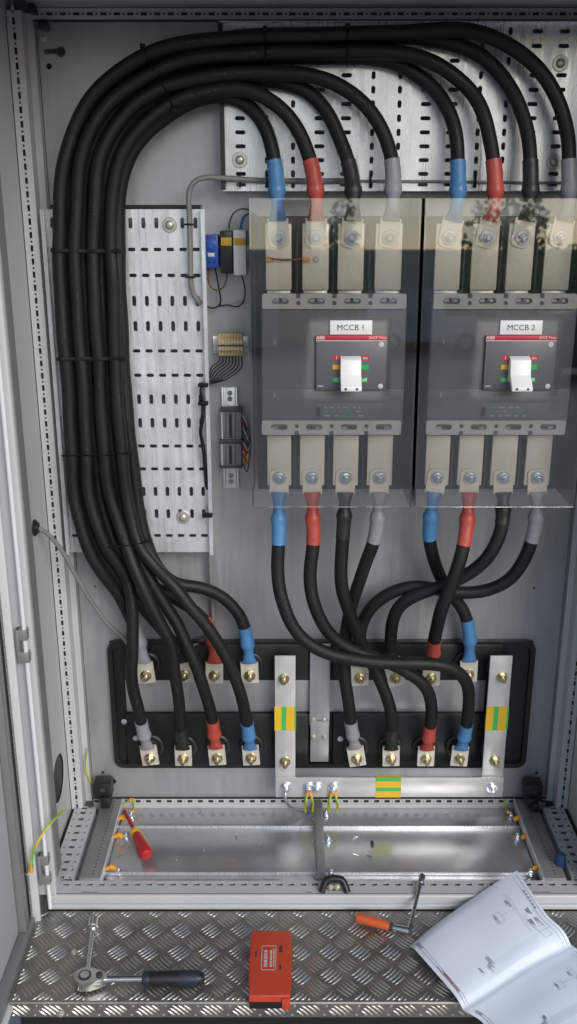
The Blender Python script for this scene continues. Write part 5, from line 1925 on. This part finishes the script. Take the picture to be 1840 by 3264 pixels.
def pline(u0, v0, u1, v1, w=.0009, m='print_grey'):
    n_ = max(2, int(math.hypot(u1 - u0, v1 - v0) * 60))
    pts = [paper_pt(u0 + (u1 - u0) * i / n_, v0 + (v1 - v0) * i / n_) + Vector((0, 0, .0006)) for i in range(n_ + 1)]
    vs_, fs_ = [], []
    d = (pts[-1] - pts[0]).normalized()
    s_ = d.cross(Vector((0, 0, 1))).normalized() * w / 2
    for p in pts:
        vs_ += [p + s_, p - s_]
    for i in range(n_):
        fs_.append((2 * i, 2 * i + 2, 2 * i + 3, 2 * i + 1))
    pr_[m].add(vs_, fs_)


rnd = random.Random(11)
fold = 4 / 7 + .02
for (v0, v1) in ((.03, fold - .02), (fold + .03, .98)):
    pline(.03, v0, .03, v1)
    pline(.97, v0, .97, v1)
    pline(.05, v0, .05, v1, .0006, 'print_red')
    pline(.935, v0, .935, v1, .0006)
    h_ = v1 - v0
    for r_ in range(6):
        pline(.945, v0 + h_ * (.25 + .05 * r_), .945, v0 + h_ * (.28 + .05 * r_), .004, 'print_grey')
    for r_ in range(7):
        uu = .035 + .014 * rnd.random()
        va = v0 + h_ * rnd.uniform(.3, .8)
        pline(uu, va, uu, va + h_ * .15, .0013, 'print_red')
    for r_ in range(4):
        pline(.042, v0 + h_ * (.03 + .03 * r_), .042, v0 + h_ * (.05 + .03 * r_), .006, 'print_grey')
    # bus lines
    for r_ in range(6):
        vv_ = v0 + h_ * (.80 + .024 * r_)
        pline(.30 + .006 * r_, vv_, .80 - .01 * r_, vv_ - h_ * .012, .0005, 'print_faint')
    # device symbols and text blocks
    for (u, v, nb) in ((.32, .82, 5), (.35, .74, 4), (.26, .80, 2), (.60, .40, 3), (.75, .30, 3), (.86, .52, 4), (.82, .64, 5), (.88, .66, 4)):
        for b_ in range(nb):
            uu = u + b_ * .008
            va = v0 + h_ * (v - .04 + rnd.uniform(-.01, .01))
            pline(uu, va, uu, va + h_ * rnd.uniform(.05, .12), .0012, 'print_black' if rnd.random() < .12 else 'print_grey')
    for (u0, u1, va, vb) in ((.82, .93, .55, .78), (.60, .66, .34, .48), (.83, .90, .72, .86)):
        a, b = v0 + h_ * va, v0 + h_ * vb
        pline(u0, a, u1, a, .0005)
        pline(u0, b, u1, b, .0005)
        pline(u0, a, u0, b, .0005)
        pline(u1, a, u1, b, .0005)
    pline(.66, v0 + h_ * .40, .80, v0 + h_ * .42, .0005)
    pline(.80, v0 + h_ * .20, .80, v0 + h_ * .70, .0005)
    pline(.78, v0 + h_ * .18, .78, v0 + h_ * .74, .0005)
for m_, mb in pr_.items():
    if mb.v:
        tag(mb.build('printed_lines', m_, pp, 0), kind='stuff')
